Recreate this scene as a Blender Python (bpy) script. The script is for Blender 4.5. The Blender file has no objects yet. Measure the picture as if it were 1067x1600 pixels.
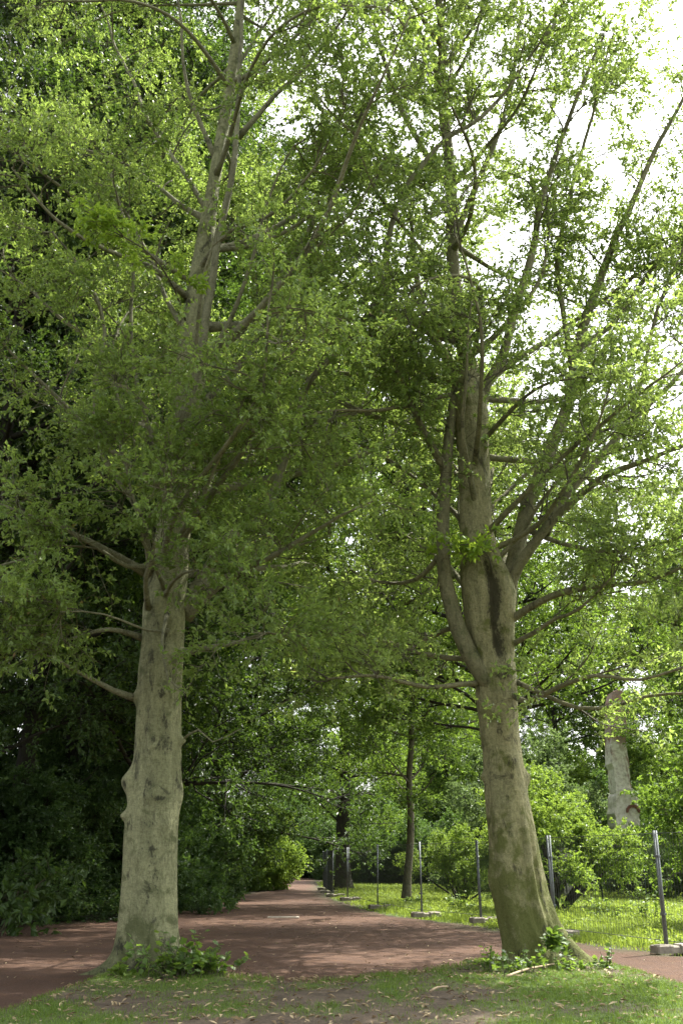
import bpy, math
import numpy as np
from math import radians, sin, cos, pi

SC = bpy.context.scene
COL = SC.collection
rng = np.random.default_rng(7)

# ------------------------------------------------------------------ camera geometry
F, CX, CY, TH, H = 1500.0, 533.5, 800.0, radians(19.97), 1.476
def P(px, py, Y):
    u, v = px - CX, py - CY
    t = Y / (F * cos(TH) + v * sin(TH))
    return np.array([u * t, Y, H + (F * sin(TH) - v * cos(TH)) * t])
def mpp(py, Y):
    return Y / (F * cos(TH) + (py - CY) * sin(TH))
def G(px, py):
    u, v = px - CX, py - CY
    t = H / -(F * sin(TH) - v * cos(TH))
    return np.array([u * t, (F * cos(TH) + v * sin(TH)) * t, 0.0])

# ------------------------------------------------------------------ mesh helpers
def nrm(a):
    return a / np.maximum(np.linalg.norm(a, axis=-1, keepdims=True), 1e-9)

class MB:
    """collects vertices and faces of one mesh"""
    def __init__(s):
        s.v, s.f3, s.f4, s.t, s.n = [], [], [], [], 0
    def add(s, v, f4=None, f3=None, tint=0.5):
        v = np.asarray(v, float).reshape(-1, 3)
        s.v.append(v)
        s.t.append(np.broadcast_to(np.asarray(tint, float), (len(v),)))
        if f4 is not None and len(f4): s.f4.append(np.asarray(f4, np.int64).reshape(-1, 4) + s.n)
        if f3 is not None and len(f3): s.f3.append(np.asarray(f3, np.int64).reshape(-1, 3) + s.n)
        s.n += len(v)
    def box(s, c, size, rot=0.0, tint=0.5, tilt=None, jit=0.0):
        c = np.asarray(c, float); hx, hy, hz = np.asarray(size, float) / 2
        b = np.array([[-hx,-hy,-hz],[hx,-hy,-hz],[hx,hy,-hz],[-hx,hy,-hz],[-hx,-hy,hz],[hx,-hy,hz],[hx,hy,hz],[-hx,hy,hz]])
        if jit: b = b + rng.normal(0, jit, b.shape)
        if rot:
            R = np.array([[cos(rot), -sin(rot), 0], [sin(rot), cos(rot), 0], [0, 0, 1]]); b = b @ R.T
        s.add(b + c, [[0,3,2,1],[4,5,6,7],[0,1,5,4],[1,2,6,5],[2,3,7,6],[3,0,4,7]], tint=tint)
    def tubes(s, paths, radii, sides=4, tint=0.5, cap=False):
        """paths (K,n,3), radii (K,n)"""
        p = np.asarray(paths, float); r = np.asarray(radii, float)
        K, n, _ = p.shape
        if K == 0: return
        d = np.empty_like(p); d[:, 1:-1] = p[:, 2:] - p[:, :-2]; d[:, 0] = p[:, 1] - p[:, 0]; d[:, -1] = p[:, -1] - p[:, -2]
        d = nrm(d)
        m = nrm(p[:, -1] - p[:, 0])
        ref = np.where(np.abs(m[:, 2:3]) > 0.8, np.array([[1.0, 0.13, 0]]), np.array([[0, 0.11, 1.0]]))
        a = nrm(np.cross(d, ref[:, None, :])); b = np.cross(d, a)
        ang = np.arange(sides) * 2 * pi / sides
        v = p[:, :, None, :] + r[:, :, None, None] * (a[:, :, None, :] * np.cos(ang)[None, None, :, None] + b[:, :, None, :] * np.sin(ang)[None, None, :, None])
        i = np.arange(n - 1)[:, None] * sides; j = np.arange(sides)[None, :]; j2 = (j + 1) % sides
        q = np.stack([i + j, i + j2, i + sides + j2, i + sides + j], -1).reshape(-1, 4)
        q = (q[None] + (np.arange(K) * n * sides)[:, None, None]).reshape(-1, 4)
        t = np.asarray(tint, float)
        if t.ndim == 1: t = np.repeat(t, n * sides)
        f3 = None
        if cap and sides >= 3:
            e = (n - 1) * sides
            f3 = np.array([[e, e + k, e + k + 1] for k in range(1, sides - 1)] + [[0, k + 1, k] for k in range(1, sides - 1)])
            f3 = (f3[None] + (np.arange(K) * n * sides)[:, None, None]).reshape(-1, 3)
        s.add(v.reshape(-1, 3), q, f3, tint=t)
    def tube(s, pts, rad, sides=8, tint=0.5, cap=True):
        pts = np.asarray(pts, float); rad = np.broadcast_to(np.asarray(rad, float), (len(pts),))
        s.tubes(pts[None], rad[None], sides, tint, cap)
    def build(s, name, mat, parent=None, smooth=False, attr='tint'):
        me = bpy.data.meshes.new(name)
        v = np.concatenate(s.v).astype(np.float32)
        f4 = np.concatenate(s.f4) if s.f4 else np.zeros((0, 4), np.int64)
        f3 = np.concatenate(s.f3) if s.f3 else np.zeros((0, 3), np.int64)
        me.vertices.add(len(v)); me.vertices.foreach_set('co', v.ravel())
        loops = np.concatenate([f4.ravel(), f3.ravel()]).astype(np.int32)
        me.loops.add(len(loops)); me.loops.foreach_set('vertex_index', loops)
        np_ = len(f4) + len(f3)
        st = np.concatenate([np.arange(len(f4)) * 4, len(f4) * 4 + np.arange(len(f3)) * 3]).astype(np.int32)
        me.polygons.add(np_); me.polygons.foreach_set('loop_start', st)
        me.update(calc_edges=True)
        at = me.attributes.new(attr, 'FLOAT', 'POINT'); at.data.foreach_set('value', np.concatenate(s.t).astype(np.float32))
        me.polygons.foreach_set('use_smooth', np.full(np_, smooth)); 
        me.validate()
        me.materials.append(mat)
        o = bpy.data.objects.new(name, me); COL.objects.link(o)
        if parent is not None: o.parent = parent
        return o

def tag(o, label=None, cat=None, group=None, kind=None):
    if label: o['label'] = label
    if cat: o['category'] = cat
    if group: o['group'] = group
    if kind: o['kind'] = kind
    return o
def thing(name, label, cat, loc=(0, 0, 0), rz=0.0, group=None):
    o = bpy.data.objects.new(name, None); COL.objects.link(o)
    o.location = loc; o.rotation_euler = (0, 0, rz); o.empty_display_size = 0.3
    return tag(o, label, cat, group)
def dup(root, loc, rz, scale=1.0, label=None, group=None, sz=None):
    r = root.copy(); COL.objects.link(r); r.location = loc; r.rotation_euler = (0, 0, rz)
    r.scale = (scale, scale, sz if sz else scale)
    if label: r['label'] = label
    if group: r['group'] = group
    for ch in list(root.children):
        c = ch.copy(); COL.objects.link(c); c.parent = r
    return r

# smooth value noise in numpy (for shapes and for where grass grows)
_h = np.random.default_rng(3).random((256, 256))
def vnoise(x, y):
    xi = np.floor(x).astype(int); yi = np.floor(y).astype(int); fx = x - xi; fy = y - yi
    fx = fx * fx * (3 - 2 * fx); fy = fy * fy * (3 - 2 * fy)
    a = _h[xi & 255, yi & 255]; b = _h[(xi + 1) & 255, yi & 255]; c = _h[xi & 255, (yi + 1) & 255]; d = _h[(xi + 1) & 255, (yi + 1) & 255]
    return (a * (1 - fx) + b * fx) * (1 - fy) + (c * (1 - fx) + d * fx) * fy
def fbm(x, y, o=4):
    x = np.asarray(x, float); y = np.asarray(y, float); s = 0; a = 0.5; t = 0
    for k in range(o):
        s = s + a * vnoise(x * 2 ** k + 17.3 * k, y * 2 ** k + 5.1 * k); t += a; a *= 0.5
    return s / t

# ------------------------------------------------------------------ materials
def new_mat(name):
    m = bpy.data.materials.new(name); m.use_nodes = True
    nt = m.node_tree; nt.nodes.clear()
    out = nt.nodes.new('ShaderNodeOutputMaterial')
    return m, nt, out
def N(nt, t, **kw):
    n = nt.nodes.new(t)
    for k, v in kw.items():
        if k in n.inputs.keys(): n.inputs[k].default_value = v
        else: setattr(n, k, v)
    return n
def ramp(nt, fac, stops):
    r = nt.nodes.new('ShaderNodeValToRGB'); e = r.color_ramp.elements
    while len(e) < len(stops): e.new(0.5)
    for k, (p, c) in enumerate(stops): e[k].position = p; e[k].color = (*c, 1) if len(c) == 3 else c
    nt.links.new(fac, r.inputs['Fac']); return r.outputs['Color']
def mix(nt, fac, a, b, mode='MIX'):
    m = nt.nodes.new('ShaderNodeMix'); m.data_type = 'RGBA'; m.blend_type = mode
    for sck, val in ((0, fac), (6, a), (7, b)):
        if isinstance(val, bpy.types.NodeSocket): nt.links.new(val, m.inputs[sck])
        else: m.inputs[sck].default_value = val if sck == 0 else (*val, 1)
    return m.outputs[2]
def noise(nt, vec, scale, detail=4, rough=0.55, stretch=None, dist=0.0):
    if stretch is not None:
        mp = nt.nodes.new('ShaderNodeMapping'); mp.inputs['Scale'].default_value = stretch
        nt.links.new(vec, mp.inputs['Vector']); vec = mp.outputs['Vector']
    n = N(nt, 'ShaderNodeTexNoise', Scale=scale, Detail=detail, Roughness=rough, Distortion=dist)
    nt.links.new(vec, n.inputs['Vector']); return n.outputs['Fac']
def coords(nt):
    return nt.nodes.new('ShaderNodeTexCoord').outputs['Object']
def bump(nt, h, strength, dist=0.02):
    b = N(nt, 'ShaderNodeBump', Strength=strength, Distance=dist); nt.links.new(h, b.inputs['Height']); return b.outputs['Normal']

def leaf_mat(name, dark, light, trans, tf=0.4, rough=0.42, spec=0.5, red=None):
    m, nt, out = new_mat(name); L = nt.links
    at = N(nt, 'ShaderNodeAttribute', attribute_name='tint')
    stops = [(0.0, dark), (0.8, light)]
    if red: stops += [(0.97, light), (0.985, red)]
    c = ramp(nt, at.outputs['Fac'], stops)
    tc = ramp(nt, at.outputs['Fac'], [(0.0, tuple(x * 0.75 for x in trans)), (1.0, trans)])
    p = N(nt, 'ShaderNodeBsdfPrincipled', Roughness=rough); p.inputs['Specular IOR Level'].default_value = spec
    L.new(c, p.inputs['Base Color'])
    t = nt.nodes.new('ShaderNodeBsdfTranslucent'); L.new(tc, t.inputs['Color'])
    mx = N(nt, 'ShaderNodeMixShader'); mx.inputs[0].default_value = tf
    L.new(p.outputs[0], mx.inputs[1]); L.new(t.outputs[0], mx.inputs[2]); L.new(mx.outputs[0], out.inputs[0])
    return m

def bark_mat(name, pale, mid, dark, moss=(0.06, 0.09, 0.02), moss_amt=0.5, moss_z=1.2, stain=0.5):
    m, nt, out = new_mat(name); L = nt.links; co = coords(nt)
    streak = noise(nt, co, 5.0, 6, 0.65, (1, 1, 0.22), 0.6)
    fine = noise(nt, co, 26.0, 5, 0.7, (1, 1, 0.5))
    big = noise(nt, co, 1.3, 4, 0.6, (1, 1, 0.7), 0.8)
    base = ramp(nt, streak, [(0.43, mid), (0.54, pale)])
    base = mix(nt, 0.5, base, ramp(nt, fine, [(0.35, tuple(x * 0.7 for x in mid)), (0.62, tuple(min(1, x * 1.15) for x in pale))]), 'MIX')
    st = ramp(nt, noise(nt, co, 2.6, 7, 0.72, (1, 1, 0.55), 1.2), [(0.50, (0, 0, 0)), (0.565, (0, 0, 0)), (0.64, (.8, .8, .8))])
    base = mix(nt, st, base, dark)
    # horizontal wrinkles and fine cracks in the smooth bark
    wr = ramp(nt, noise(nt, co, 7.0, 3, 0.6, (0.5, 0.5, 3.2), 1.5), [(0.43, (0, 0, 0)), (0.475, (1, 1, 1)), (0.5, (0, 0, 0))])
    mw = nt.nodes.new('ShaderNodeMath'); mw.operation = 'MULTIPLY'; mw.inputs[1].default_value = 0.3; L.new(wr, mw.inputs[0])
    base = mix(nt, mw.outputs[0], base, dark)
    # moss and green algae, thicker near the ground
    sep = nt.nodes.new('ShaderNodeSeparateXYZ'); L.new(co, sep.inputs[0])
    mr = N(nt, 'ShaderNodeMapRange'); mr.inputs[1].default_value = moss_z; mr.inputs[2].default_value = 0.0; mr.inputs[3].default_value = 0.0; mr.inputs[4].default_value = 0.32 * moss_amt
    L.new(sep.outputs[2], mr.inputs[0])
    ad = nt.nodes.new('ShaderNodeMath'); ad.operation = 'ADD'; L.new(noise(nt, co, 3.2, 6, 0.65, None, 0.5), ad.inputs[0]); L.new(mr.outputs[0], ad.inputs[1])
    mo = ramp(nt, ad.outputs[0], [(0.53, (0, 0, 0)), (0.66, (1, 1, 1))])
    mo2 = nt.nodes.new('ShaderNodeMath'); mo2.operation = 'MULTIPLY'; mo2.inputs[1].default_value = min(1, moss_amt); L.new(mo, mo2.inputs[0])
    base = mix(nt, mo2.outputs[0], base, moss)
    # marks with a place of their own (knots, sooty stains, shade painted into the hollow) come in through the tint attribute
    at = N(nt, 'ShaderNodeAttribute', attribute_name='tint')
    mk = nt.nodes.new('ShaderNodeMath'); mk.operation = 'MULTIPLY_ADD'; L.new(at.outputs['Fac'], mk.inputs[0]); mk.inputs[1].default_value = 2.0; mk.inputs[2].default_value = -0.5
    br = nt.nodes.new('ShaderNodeMath'); br.operation = 'MULTIPLY_ADD'; L.new(fine, br.inputs[0]); br.inputs[1].default_value = 3.0; br.inputs[2].default_value = -1.5
    sm = nt.nodes.new('ShaderNodeMath'); sm.operation = 'ADD'; L.new(mk.outputs[0], sm.inputs[0]); L.new(br.outputs[0], sm.inputs[1])
    mkr = ramp(nt, sm.outputs[0], [(0.38, (0, 0, 0)), (0.85, (.85, .85, .85))])
    base = mix(nt, mkr, base, tuple(x * 0.6 for x in dark))
    p = N(nt, 'ShaderNodeBsdfPrincipled', Roughness=0.85); p.inputs['Specular IOR Level'].default_value = 0.25
    L.new(base, p.inputs['Base Color'])
    hh = nt.nodes.new('ShaderNodeMath'); hh.operation = 'ADD'; L.new(streak, hh.inputs[0]); L.new(fine, hh.inputs[1])
    L.new(bump(nt, hh.outputs[0], 1.0, 0.05), p.inputs['Normal'])
    L.new(p.outputs[0], out.inputs[0]); return m

def plain(name, col, rough=0.7, metal=0.0, var=0.25, scale=8.0, bmp=0.2):
    m, nt, out = new_mat(name); L = nt.links; co = coords(nt)
    n = noise(nt, co, scale, 6, 0.65)
    c = ramp(nt, n, [(0.3, tuple(x * (1 - var) for x in col)), (0.7, tuple(min(1, x * (1 + var)) for x in col))])
    p = N(nt, 'ShaderNodeBsdfPrincipled', Roughness=rough, Metallic=metal); L.new(c, p.inputs['Base Color'])
    L.new(bump(nt, noise(nt, co, scale * 5, 5, 0.7), bmp, 0.01), p.inputs['Normal'])
    L.new(p.outputs[0], out.inputs[0]); return m

M = {}
M['leaf_main'] = leaf_mat('beech leaf', (0.088, 0.150, 0.034), (0.200, 0.295, 0.082), (0.42, 0.58, 0.10), 0.45, 0.36, 0.45, red=(0.16, 0.06, 0.035))
M['leaf_main_right'] = leaf_mat('oak green leaf', (0.086, 0.146, 0.034), (0.200, 0.290, 0.085), (0.45, 0.60, 0.12), 0.47, 0.36, 0.45, red=(0.16, 0.06, 0.035))
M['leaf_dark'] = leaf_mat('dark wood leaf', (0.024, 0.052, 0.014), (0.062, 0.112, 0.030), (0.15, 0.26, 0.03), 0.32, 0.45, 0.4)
M['leaf_mid'] = leaf_mat('mid green leaf', (0.042, 0.085, 0.020), (0.10, 0.17, 0.038), (0.29, 0.45, 0.05), 0.42, 0.45, 0.4)
M['leaf_bright'] = leaf_mat('young green leaf', (0.085, 0.15, 0.026), (0.175, 0.265, 0.052), (0.33, 0.47, 0.06), 0.42, 0.45, 0.4)
M['leaf_lime'] = leaf_mat('fresh lime leaf', (0.13, 0.24, 0.03), (0.24, 0.38, 0.05), (0.45, 0.62, 0.06), 0.45, 0.45, 0.4)
M['leaf_grey'] = leaf_mat('grey green leaf', (0.07, 0.12, 0.045), (0.17, 0.24, 0.10), (0.25, 0.36, 0.10), 0.35, 0.45, 0.4)
M['leaf_shrub'] = leaf_mat('evergreen shrub leaf', (0.030, 0.066, 0.022), (0.080, 0.145, 0.045), (0.20, 0.35, 0.05), 0.32, 0.4, 0.5)
M['grass'] = leaf_mat('grass blade', (0.05, 0.10, 0.02), (0.13, 0.20, 0.035), (0.26, 0.38, 0.05), 0.38, 0.5, 0.3)
M['meadow'] = leaf_mat('meadow blade', (0.10, 0.165, 0.025), (0.23, 0.31, 0.055), (0.40, 0.52, 0.07), 0.4, 0.5, 0.3)
M['bark_left'] = bark_mat('pale beech bark', (0.36, 0.37, 0.20), (0.21, 0.22, 0.115), (0.045, 0.045, 0.032), moss=(0.10, 0.115, 0.045), moss_amt=0.8, moss_z=0.9)
M['bark_right'] = bark_mat('mossy beech bark', (0.37, 0.355, 0.185), (0.21, 0.21, 0.105), (0.05, 0.047, 0.028), moss=(0.105, 0.125, 0.025), moss_amt=0.8, moss_z=2.4)
M['limb_left'] = bark_mat('pale limb bark', (0.32, 0.32, 0.20), (0.19, 0.19, 0.11), (0.06, 0.06, 0.04), moss_amt=0.25, moss_z=0.1)
M['limb_right'] = bark_mat('limb bark', (0.27, 0.26, 0.145), (0.15, 0.15, 0.08), (0.05, 0.05, 0.03), moss_amt=0.4, moss_z=0.1)
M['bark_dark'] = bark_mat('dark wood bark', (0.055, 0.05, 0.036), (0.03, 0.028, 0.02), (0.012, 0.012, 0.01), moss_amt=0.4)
M['bark_sapling'] = bark_mat('sapling bark', (0.17, 0.15, 0.10), (0.10, 0.09, 0.06), (0.04, 0.04, 0.03), moss_amt=0.4)
M['rot'] = bark_mat('dark rotten wood', (0.075, 0.055, 0.035), (0.035, 0.026, 0.017), (0.012, 0.01, 0.008), moss_amt=0.1)
M['twig'] = plain('twig bark', (0.085, 0.08, 0.045), 0.85, 0, 0.4, 3.0)
M['twig_pale'] = plain('pale twig bark', (0.12, 0.115, 0.062), 0.85, 0, 0.5, 3.0)
M['steel'] = plain('galvanised steel', (0.17, 0.19, 0.195), 0.5, 0.35, 0.2, 20)
M['wire'] = plain('fence wire', (0.075, 0.085, 0.08), 0.6, 0.2, 0.2, 5)
M['green_post'] = plain('dark green coated steel', (0.03, 0.05, 0.04), 0.5, 0.2, 0.2, 10)
M['concrete'] = plain('weathered concrete', (0.23, 0.205, 0.165), 0.9, 0, 0.35, 9, 0.5)
M['wood_dead'] = plain('dry wood', (0.32, 0.25, 0.15), 0.85, 0, 0.3, 10)

def path_material():
    m, nt, out = new_mat('red cinder'); L = nt.links; co = coords(nt)
    a = noise(nt, co, 0.45, 5, 0.6); b = noise(nt, co, 3.0, 6, 0.7); g = noise(nt, co, 38.0, 4, 0.75)
    c = ramp(nt, a, [(0.33, (0.064, 0.036, 0.021)), (0.55, (0.098, 0.055, 0.033)), (0.72, (0.145, 0.088, 0.058))])
    c = mix(nt, ramp(nt, b, [(0.35, (0.75, 0.75, 0.75)), (0.65, (0, 0, 0))]), c, (0.075, 0.048, 0.038))
    c = mix(nt, 0.55, c, ramp(nt, g, [(0.3, (0.25, 0.2, 0.18)), (0.52, (1, 1, 1)), (0.72, (2.4, 2.2, 2.1))]), 'MULTIPLY')
    spk = ramp(nt, noise(nt, co, 90.0, 2, 0.5), [(0.70, (0, 0, 0)), (0.76, (1, 1, 1))])
    c = mix(nt, spk, c, (0.30, 0.25, 0.21))
    at = N(nt, 'ShaderNodeAttribute', attribute_name='tint')      # mossy dirt along the edges of the path
    c = mix(nt, at.outputs['Fac'], c, (0.06, 0.055, 0.03))
    p = N(nt, 'ShaderNodeBsdfPrincipled', Roughness=0.92); p.inputs['Specular IOR Level'].default_value = 0.2
    L.new(c, p.inputs['Base Color'])
    hh = nt.nodes.new('ShaderNodeMath'); hh.operation = 'MULTIPLY_ADD'; L.new(b, hh.inputs[0]); hh.inputs[1].default_value = 2.0; L.new(g, hh.inputs[2])
    L.new(bump(nt, hh.outputs[0], 0.6, 0.03), p.inputs['Normal']); L.new(p.outputs[0], out.inputs[0]); return m
M['path'] = path_material()

def soil_material(name, s0, s1, g0, g1):
    m, nt, out = new_mat(name); L = nt.links; co = coords(nt)
    b = noise(nt, co, 2.5, 6, 0.7); g = noise(nt, co, 30.0, 5, 0.75)
    soil = ramp(nt, b, [(0.35, s0), (0.65, s1)])
    soil = mix(nt, 0.5, soil, ramp(nt, g, [(0.3, (0.3, 0.3, 0.3)), (0.52, (1, 1, 1)), (0.7, (2.2, 2.1, 2.0))]), 'MULTIPLY')
    gr = ramp(nt, g, [(0.35, g0), (0.65, g1)])
    at = N(nt, 'ShaderNodeAttribute', attribute_name='tint')
    ad = nt.nodes.new('ShaderNodeMath'); ad.operation = 'MULTIPLY_ADD'; L.new(noise(nt, co, 9.0, 5, 0.7), ad.inputs[0]); ad.inputs[1].default_value = 0.8; L.new(at.outputs['Fac'], ad.inputs[2])
    c = mix(nt, ramp(nt, ad.outputs[0], [(0.75, (0, 0, 0)), (1.0, (1, 1, 1))]), soil, gr)
    p = N(nt, 'ShaderNodeBsdfPrincipled', Roughness=0.95); p.inputs['Specular IOR Level'].default_value = 0.2
    L.new(c, p.inputs['Base Color']); L.new(bump(nt, g, 0.6, 0.03), p.inputs['Normal']); L.new(p.outputs[0], out.inputs[0]); return m
M['soil'] = soil_material('meadow soil', (0.035, 0.03, 0.02), (0.07, 0.055, 0.035), (0.05, 0.09, 0.02), (0.11, 0.16, 0.035))
M['verge'] = soil_material('trodden soil', (0.060, 0.047, 0.033), (0.125, 0.097, 0.069), (0.05, 0.085, 0.02), (0.10, 0.145, 0.035))

# ------------------------------------------------------------------ ground, path, verge
def in_meadow(x, y):
    r = np.interp(y, PR[:, 0], PR[:, 2]); return x > r
PR = np.array([  # row distance, left edge, right edge of the red path
    (3, -16, 14), (12, -13, 13), (16.5, -11, 10), (17.3, -10.4, 5.6), (18.5, -9.6, 5.0), (21.1, -8.6, 3.95), (24.4, -8.0, 3.3), (26.1, -7.4, 2.9), (28.7, -6.3, 1.75),
    (33, -5.7, 0.65), (40, -5.3, -0.15), (45, -5.0, -0.75), (52, -4.2, -1.05), (60, -4.2, -1.4), (75, -4.7, -2.0), (95, -5.6, -2.6), (110, -6.5, -3.0)], float)
def sheet(name, xs2, ys, z, mat, tint_fn, kind='structure', amp=0.0):
    """rows at ys; xs2(y) gives the x positions of a row"""
    rows = np.array([np.stack([xs2(y), np.full_like(xs2(y), y)], -1) for y in ys])
    R, C, _ = rows.shape
    x, y = rows[..., 0], rows[..., 1]
    zz = z + amp * (fbm(x * 0.9, y * 0.9) - 0.5)
    mb = MB(); i = np.arange(R - 1)[:, None] * C; j = np.arange(C - 1)[None]
    q = np.stack([i + j, i + j + 1, i + C + j + 1, i + C + j], -1).reshape(-1, 4)
    mb.add(np.stack([x, y, zz], -1), q, tint=tint_fn(x, y).ravel())
    return tag(mb.build(name, mat, smooth=True), kind=kind)

gx = np.concatenate([np.linspace(-400, -14, 12), np.linspace(-13, 22, 150), np.linspace(23, 400, 12)])
gy = np.concatenate([[-60, -20], np.linspace(0, 70, 200), np.linspace(72, 130, 20), [180, 300, 900]])
sheet('ground', lambda y: gx, gy, -0.03, M['soil'], lambda x, y: np.where(in_meadow(x, np.clip(y, 3, 110)), 0.15 + 0.55 * fbm(x * 0.5, y * 0.5), 0.05))
def prow(y):
    l = np.interp(y, PR[:, 0], PR[:, 1]) + 0.5 * (fbm(y * 1.3, 3.0) - 0.5); r = np.interp(y, PR[:, 0], PR[:, 2]) + 0.55 * (fbm(y * 1.6, 9.0) - 0.5)
    return np.linspace(l, r, 90)
def ptint(x, y):
    l = np.interp(y, PR[:, 0], PR[:, 1]); r = np.interp(y, PR[:, 0], PR[:, 2])
    d = np.minimum(x - l, r - x) + 1.3 * (fbm(x * 1.5, y * 1.5) - 0.5)
    return np.clip(0.75 - d * 1.2, 0, 0.85)
sheet('path', prow, np.concatenate([np.linspace(3, 46, 260), np.linspace(46.5, 110, 80)]), 0.0, M['path'], ptint, amp=0.02)

VB = np.array([(-9, 5.5), (-6, 7.2), (-4.2, 8.9), (-3.45, 10.6), (-3.3, 12.6), (-3.15, 14.4), (-2.9, 15.6), (-2.3, 15.5), (-1.75, 14.6), (-1.2, 13.9), (-0.1, 13.7), (0.75, 14.2), (1.5, 15.2), (2.1, 16.1),
               (3.1, 16.9), (3.85, 16.5), (4.1, 14.6), (4.25, 12.4), (4.6, 10), (5.2, 7)], float)
def vback(x): return np.interp(x, VB[:, 0], VB[:, 1]) + 0.5 * (fbm(x * 2.2, 4.0) - 0.5)
def grassy(x, y):
    """0..1: how much grass grows on the verge in front of the two trees"""
    b = 0.36 + 0.42 * np.clip((x - 0.6) / 1.6, 0, 1) + 0.22 * np.clip((-1.2 - x) / 1.5, 0, 1) - 0.10 * np.clip((y - 11) / 2.5, 0, 1) * (x < 0.5)
    b = b + 0.42 * np.exp(-((x + 2.6) ** 2 + (y - 14.2) ** 2 / 0.4) / 0.7) + 0.25 * np.exp(-((x - 0.2) ** 2) / 1.2 - (y - 11.4) ** 2 / 0.5)
    b = b - 0.35 * np.exp(-((x - 1.0) ** 2) / 1.2 - (y - 11.6) ** 2 / 1.6)
    return np.clip(b + 1.5 * (fbm(x * 1.7 + 3, y * 1.1) - 0.5), 0, 1)
vx = np.linspace(-9, 5.2, 240)
mb = MB(); nr = 150
yy = np.linspace(0, 1, nr)[:, None] * (vback(vx) - 3.0)[None] + 3.0; xx = np.broadcast_to(vx[None], yy.shape)
ii = np.arange(nr - 1)[:, None] * 240; jj = np.arange(239)[None]
edge = np.clip((vback(xx) - yy) / 0.5, 0, 1)
mb.add(np.stack([xx, yy, 0.006 + 0.05 * edge + 0.03 * edge * (fbm(xx * 2, yy * 2) - 0.5)], -1), np.stack([ii + jj, ii + jj + 1, ii + 241 + jj, ii + 240 + jj], -1).reshape(-1, 4), tint=(0.12 + 0.6 * grassy(xx, yy)).ravel())
tag(mb.build('verge', M['verge'], smooth=True), kind='structure')

# ------------------------------------------------------------------ growth
def catmull(pts, step=0.22):
    p = np.asarray(pts, float); p = np.vstack([2 * p[0] - p[1], p, 2 * p[-1] - p[-2]]); out = []
    for i in range(1, len(p) - 2):
        n = max(2, int(np.linalg.norm(p[i + 1] - p[i]) / step)); t = np.linspace(0, 1, n, endpoint=False)[:, None]
        a, b, c, d = p[i - 1], p[i], p[i + 1], p[i + 2]
        out.append(0.5 * (2 * b + (c - a) * t + (2 * a - 5 * b + 4 * c - d) * t ** 2 + (3 * b - a - 3 * c + d) * t ** 3))
    out.append(p[-2][None]); return np.vstack(out)
def wander(Pt, D, L, n, curl, up, r):
    """K polylines of n segments that wander and bend upwards by `up`"""
    K = len(Pt); path = np.empty((K, n + 1, 3)); path[:, 0] = Pt; D = nrm(D); st = (L / n)[:, None]
    mem = np.zeros((K, 3))
    for i in range(n):
        mem = 0.5 * mem + r.normal(0, curl, (K, 3))
        D = D + mem; D[:, 2] += up; D = nrm(D); path[:, i + 1] = path[:, i] + D * st
    return path
def spawn(paths, m, t0, t1, r):
    """m children on each of K equal-length polylines: points, tangents, parameter, parent index"""
    K, n1, _ = paths.shape; n = n1 - 1
    idx = np.repeat(np.arange(K), m); t = r.uniform(t0, t1, len(idx)); s = np.minimum((t * n).astype(int), n - 1); f = (t * n - s)[:, None]
    a, b = paths[idx, s], paths[idx, s + 1]
    return a * (1 - f) + b * f, nrm(b - a), t, idx
def side_dir(T, amin, amax, flat, r, lift=0.0):
    q = r.normal(0, 1, T.shape); q[:, 2] *= flat; q[:, 2] += lift
    q = nrm(q - T * (q * T).sum(-1, keepdims=True)); a = np.radians(r.uniform(amin, amax, len(T)))[:, None]
    d = T * np.cos(a) + q * np.sin(a); d[:, 2] *= 0.5 + 0.5 * flat; return nrm(d)

def add_leaves(mb, base, axis, size, tint, r, upb=0.8, width=0.55, fold=0.22, spread=0.75):
    n = len(base); ax = nrm(axis + r.normal(0, spread, (n, 3)) + np.array([0, 0, -0.12]))
    nn = r.normal(0, 1, (n, 3)); nn[:, 2] += upb * 1.6; nn = nrm(nn - ax * (nn * ax).sum(-1, keepdims=True)); sd = np.cross(ax, nn)
    s = (size * r.uniform(0.65, 1.25, n))[:, None]; w = s * width * 0.5
    v = np.stack([base, base + ax * s * 0.45 + sd * w + nn * s * fold * r.uniform(0.3, 1, (n, 1)), base + ax * s - nn * s * r.uniform(-0.05, 0.25, (n, 1)), base + ax * s * 0.45 - sd * w + nn * s * fold * r.uniform(0.3, 1, (n, 1))], 1)
    o = (np.arange(n) * 4)[:, None]
    f = np.concatenate([o + np.array([[0, 1, 2]]), o + np.array([[0, 2, 3]])])
    mb.add(v.reshape(-1, 3), None, f, tint=np.repeat(np.clip(tint, 0, 1), 4))

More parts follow.
